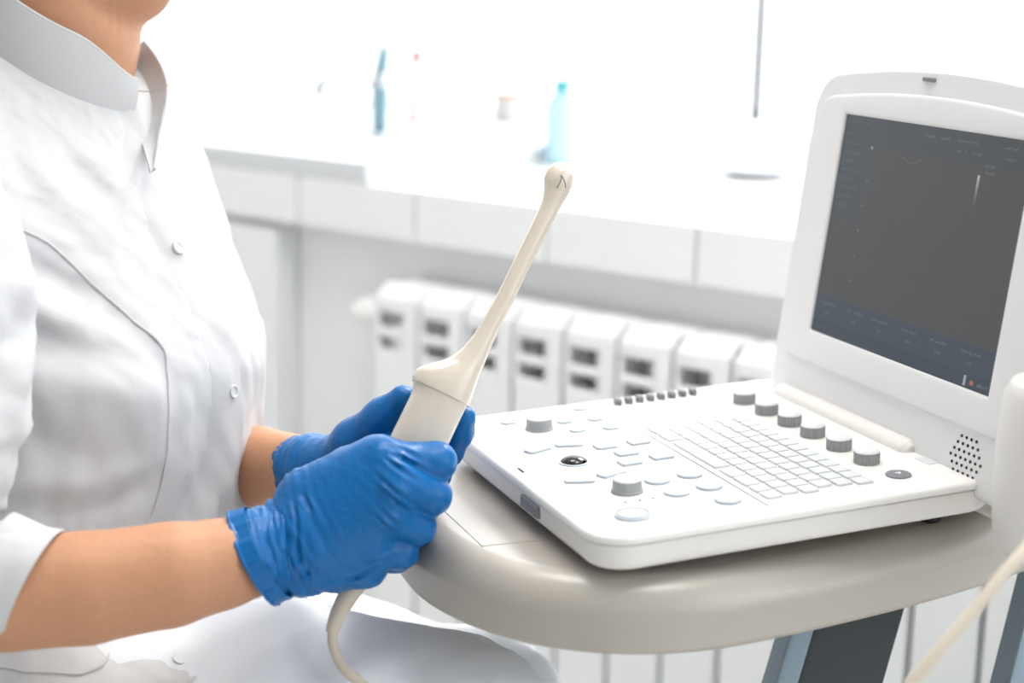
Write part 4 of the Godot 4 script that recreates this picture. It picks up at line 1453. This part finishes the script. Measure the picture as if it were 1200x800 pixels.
# blue gloves: each finger a chain of its own; the wrist runs into a loose crinkled cuff
func build_glove(o: Node3D, back: Transform3D, near: bool) -> void:
	var g := Field.new()
	var k := 0.0028
	if near:
		# back of the hand
		g.cone(at(338, 612, 1.036), at(450, 541, 1.030), 0.0150, 0.0138, 0.014)
		g.cone(at(334, 630, 1.032), at(462, 566, 1.022), 0.0165, 0.0135, 0.014)
		g.cone(at(332, 650, 1.032), at(455, 601, 1.025), 0.0165, 0.0130, 0.014)
		g.cone(at(333, 668, 1.036), at(436, 640, 1.034), 0.0150, 0.0122, 0.014)
		g.cone(at(345, 640, 1.042), at(440, 592, 1.040), 0.0190, 0.0150, 0.014)
		g.cone(at(352, 664, 1.046), at(428, 662, 1.046), 0.0165, 0.0150, 0.014)
		g.cone(at(362, 580, 1.044), at(440, 540, 1.040), 0.0185, 0.0150, 0.014)
		g.cone(at(340, 640, 1.034), at(360, 633, 1.036), 0.0215, 0.0225, 0.014)
		# fingers close round the handle: knuckle, middle joint, end joint, tip
		g.chain([at(452, 541, 1.028), at(512, 541, 1.040), at(503, 549, 1.082), at(472, 552, 1.089)], [0.0136, 0.0121, 0.0110, 0.0098], k)
		g.chain([at(463, 567, 1.020), at(507, 581, 1.036), at(499, 589, 1.079), at(466, 592, 1.086)], [0.0132, 0.0119, 0.0110, 0.0098], k)
		g.chain([at(456, 601, 1.024), at(490, 617, 1.037), at(484, 625, 1.076), at(452, 630, 1.082)], [0.0124, 0.0112, 0.0104, 0.0094], k)
		g.chain([at(437, 640, 1.033), at(470, 647, 1.041), at(465, 653, 1.071), at(440, 657, 1.076)], [0.0118, 0.0104, 0.0096, 0.0088], k)
		# thumb leaves the side of the palm and lies behind the handle
		g.chain([at(358, 598, 1.056), at(408, 552, 1.080), at(450, 530, 1.098), at(484, 524, 1.098)], [0.0165, 0.0140, 0.0118, 0.0098], 0.01)
	else:
		# palm behind the handle, facing the viewer
		g.cone(at(372, 549, 1.158), at(470, 540, 1.108), 0.0185, 0.0135, 0.014)
		g.cone(at(372, 556, 1.158), at(470, 566, 1.108), 0.0185, 0.0135, 0.014)
		g.cone(at(374, 562, 1.160), at(462, 592, 1.110), 0.0175, 0.0125, 0.014)
		g.cone(at(352, 548, 1.172), at(384, 551, 1.150), 0.0225, 0.0205, 0.014)
		# thumb up along the left side of the handle
		g.chain([at(388, 548, 1.142), at(416, 517, 1.118), at(447, 490, 1.103), at(472, 467, 1.093)], [0.0165, 0.0140, 0.0112, 0.0092], 0.010)
		# fingers come round on the right
		g.chain([at(472, 538, 1.108), at(524, 528, 1.112), at(538, 506, 1.100), at(543, 490, 1.092)], [0.0125, 0.0108, 0.0098, 0.0085], k)
		g.chain([at(472, 562, 1.108), at(506, 563, 1.114), at(512, 556, 1.100), at(500, 552, 1.094)], [0.0125, 0.0105, 0.0095, 0.0085], k)
		g.chain([at(465, 588, 1.110), at(494, 590, 1.112), at(498, 584, 1.098), at(486, 580, 1.092)], [0.0118, 0.0100, 0.0092, 0.0082], k)
		g.chain([at(455, 604, 1.112), at(478, 612, 1.110), at(482, 606, 1.098), at(472, 602, 1.092)], [0.0105, 0.0090, 0.0082, 0.0075], k)
	var nz := FastNoiseLite.new()
	nz.seed = 7 if near else 8
	nz.noise_type = FastNoiseLite.TYPE_SIMPLEX_SMOOTH
	nz.frequency = 1.0
	nz.fractal_octaves = 2
	var wrist := at(315, 645, 1.03) if near else at(352, 549, 1.17)
	var ax := ((at(450, 590, 1.03) if near else at(450, 555, 1.11)) - wrist).normalized()
	var view := cam_basis.z
	var ay := view.cross(ax).normalized()
	var lines := []
	if near:                                             # stretched creases over the knuckles and the heel of the hand
		for q in [[444, 530, 500, 572, 1.016], [452, 520, 508, 560, 1.020], [436, 552, 490, 596, 1.012], [440, 566, 486, 606, 1.012], [438, 588, 478, 626, 1.014], [436, 600, 470, 632, 1.016], [448, 528, 486, 544, 1.018], [462, 522, 496, 540, 1.02], [430, 664, 470, 652, 1.024], [420, 672, 462, 660, 1.026], [398, 682, 444, 668, 1.028], [352, 578, 366, 600, 1.014], [340, 586, 350, 622, 1.008], [330, 600, 336, 668, 1.006], [346, 604, 352, 680, 1.008], [322, 610, 330, 690, 1.006], [360, 660, 364, 690, 1.02]]:
			lines.append([at(q[0], q[1], q[4]), at(q[2], q[3], q[4])])
	g.bump = func(p: Vector3) -> float:
		var e := p - wrist
		var u := e.dot(ax)
		var v := e.dot(ay)
		var w := e.dot(view)
		var ring := smoothstep(0.065, 0.015, u)
		var b := 0.0017 * ring * nz.get_noise_3d(u * 190 + v * 18, v * 16, w * 16) + 0.0005 * nz.get_noise_3d(u * 90 + v * 60, v * 30, w * 40)
		for l in lines:
			var ab: Vector3 = l[1] - l[0]
			var rel: Vector3 = p - l[0]
			rel -= view * rel.dot(view)
			var flat := ab - view * ab.dot(view)
			var t := rel.dot(flat) / flat.length_squared()
			if t > -0.1 and t < 1.1 and w > -0.02:
				var d: float = (rel - flat * clampf(t, 0, 1)).length()
				if d < 0.006:
					b += (0.0012 * exp(-pow(d / 0.0010, 2)) - 0.0010 * exp(-pow((d - 0.0024) / 0.0012, 2))) * sin(clampf(t, 0.02, 0.98) * PI)
		return b
	g.has_bump = true
	var m := g.build(0.0014 if near else 0.0024)
	m.orient()
	# cuff
	var stations := []
	if near:
		stations = [[at(352, 632, 1.035), at(340, 586, 1.035), at(352, 683, 1.035), 0.0270], [at(338, 640, 1.034), at(322, 590, 1.034), at(343, 690, 1.034), 0.0290], [at(318, 648, 1.031), at(297, 595, 1.031), at(333, 697, 1.031), 0.0322], [at(297, 654, 1.028), at(271, 601, 1.026), at(325, 706, 1.028), 0.0345]]
	else:
		stations = [[at(378, 551, 1.155), at(380, 520, 1.150), at(374, 584, 1.158), 0.0225], [at(366, 550, 1.162), at(368, 517, 1.158), at(362, 583, 1.166), 0.0235], [at(352, 549, 1.172), at(356, 517, 1.168), at(348, 582, 1.176), 0.0245]]
	var flat_st := []
	for s in stations:
		var c: Vector3 = (s[1] + s[2]) / 2
		var e1: Vector3 = (s[2] - s[1]) / 2
		flat_st.append(_p(c) + _p(e1) + [s[3]])
	var loops := []
	var path := smooth_path(flat_st, 12)
	var tot := path.size()
	var rim := PackedVector3Array()
	for i in tot + 5:
		var q = path[mini(i, tot - 1)]
		var c := Vector3(q[0], q[1], q[2])
		var e1 := Vector3(q[3], q[4], q[5])
		var e2: Vector3 = view * q[6] * 1.0
		var f := minf(i, tot - 1) / (tot - 1.0)
		var inn := maxi(i - tot + 1, 0)
		var l := PackedVector3Array()
		for j in 96:
			var a := TAU * j / 96
			var dir := e1 * cos(a) + e2 * sin(a)
			var wob := 1.01 + f * 0.045 * nz.get_noise_3d(cos(a) * 2.6, sin(a) * 2.6, f * 2.0) + 0.016 * (0.3 + f) * nz.get_noise_3d(cos(a) * 5, sin(a) * 5, f * 4.0) + 0.050 * nz.get_noise_3d(cos(a) * 0.9, sin(a) * 0.9, f * 9.0)
			wob -= 0.03 * inn / 5.0
			var p := c + dir * wob
			if inn > 0: p += ax * 0.010 * inn / 5.0
			l.append(p)
			if i == tot - 1: rim.append(p)
		loops.append(l)
	rim.append(rim[0])
	var cf := MB.new()
	cf.loft(loops, false)
	cf.orient()
	m.merge(cf)
	var gl := part("glove", m.mesh(55, false), M.glove, o, back)
	tag(gl, "blue glove, back of the hand to the viewer" if near else "blue glove with the thumb raised along the probe")
	part("cuff_bead", tube(rim, 0.0011, 8).mesh(), M.glove, gl)

func build_stool() -> void:
	var c := at(95, 860, 1.21)
	var o := thing("stool", "round grey stool under the seated person", "stool", Transform3D(Basis(), Vector3(c.x, 0, c.z)))
	var y := c.y - 0.112
	part("seat", lathe([Vector2(0.15, y - 0.07), Vector2(0.172, y - 0.06), Vector2(0.178, y - 0.03), Vector2(0.170, y - 0.006), Vector2(0.14, y), Vector2(0.0001, y)], 40).mesh(), M.stool, o)
	part("column", lathe([Vector2(0.026, 0.08), Vector2(0.026, y - 0.07)], 20).mesh(), M.steel, o)
	for k in 5:
		var a := TAU * k / 5
		var e := Vector3(cos(a), 0, sin(a))
		var leg := part("leg", tube(PackedVector3Array([Vector3(0, 0.09, 0), e * 0.12 + Vector3(0, 0.082, 0), e * 0.25 + Vector3(0, 0.062, 0)]), [0.018, 0.015, 0.012], 12).mesh(), M.stool, o)
		part("castor", lathe([Vector2(0.006, -0.010), Vector2(0.022, -0.010), Vector2(0.025, -0.006), Vector2(0.025, 0.006), Vector2(0.022, 0.010), Vector2(0.006, 0.010)], 20).mesh(), M.dark, leg, Transform3D(Basis(Vector3.FORWARD, PI / 2), e * 0.25 + Vector3(0, 0.0255, 0)))
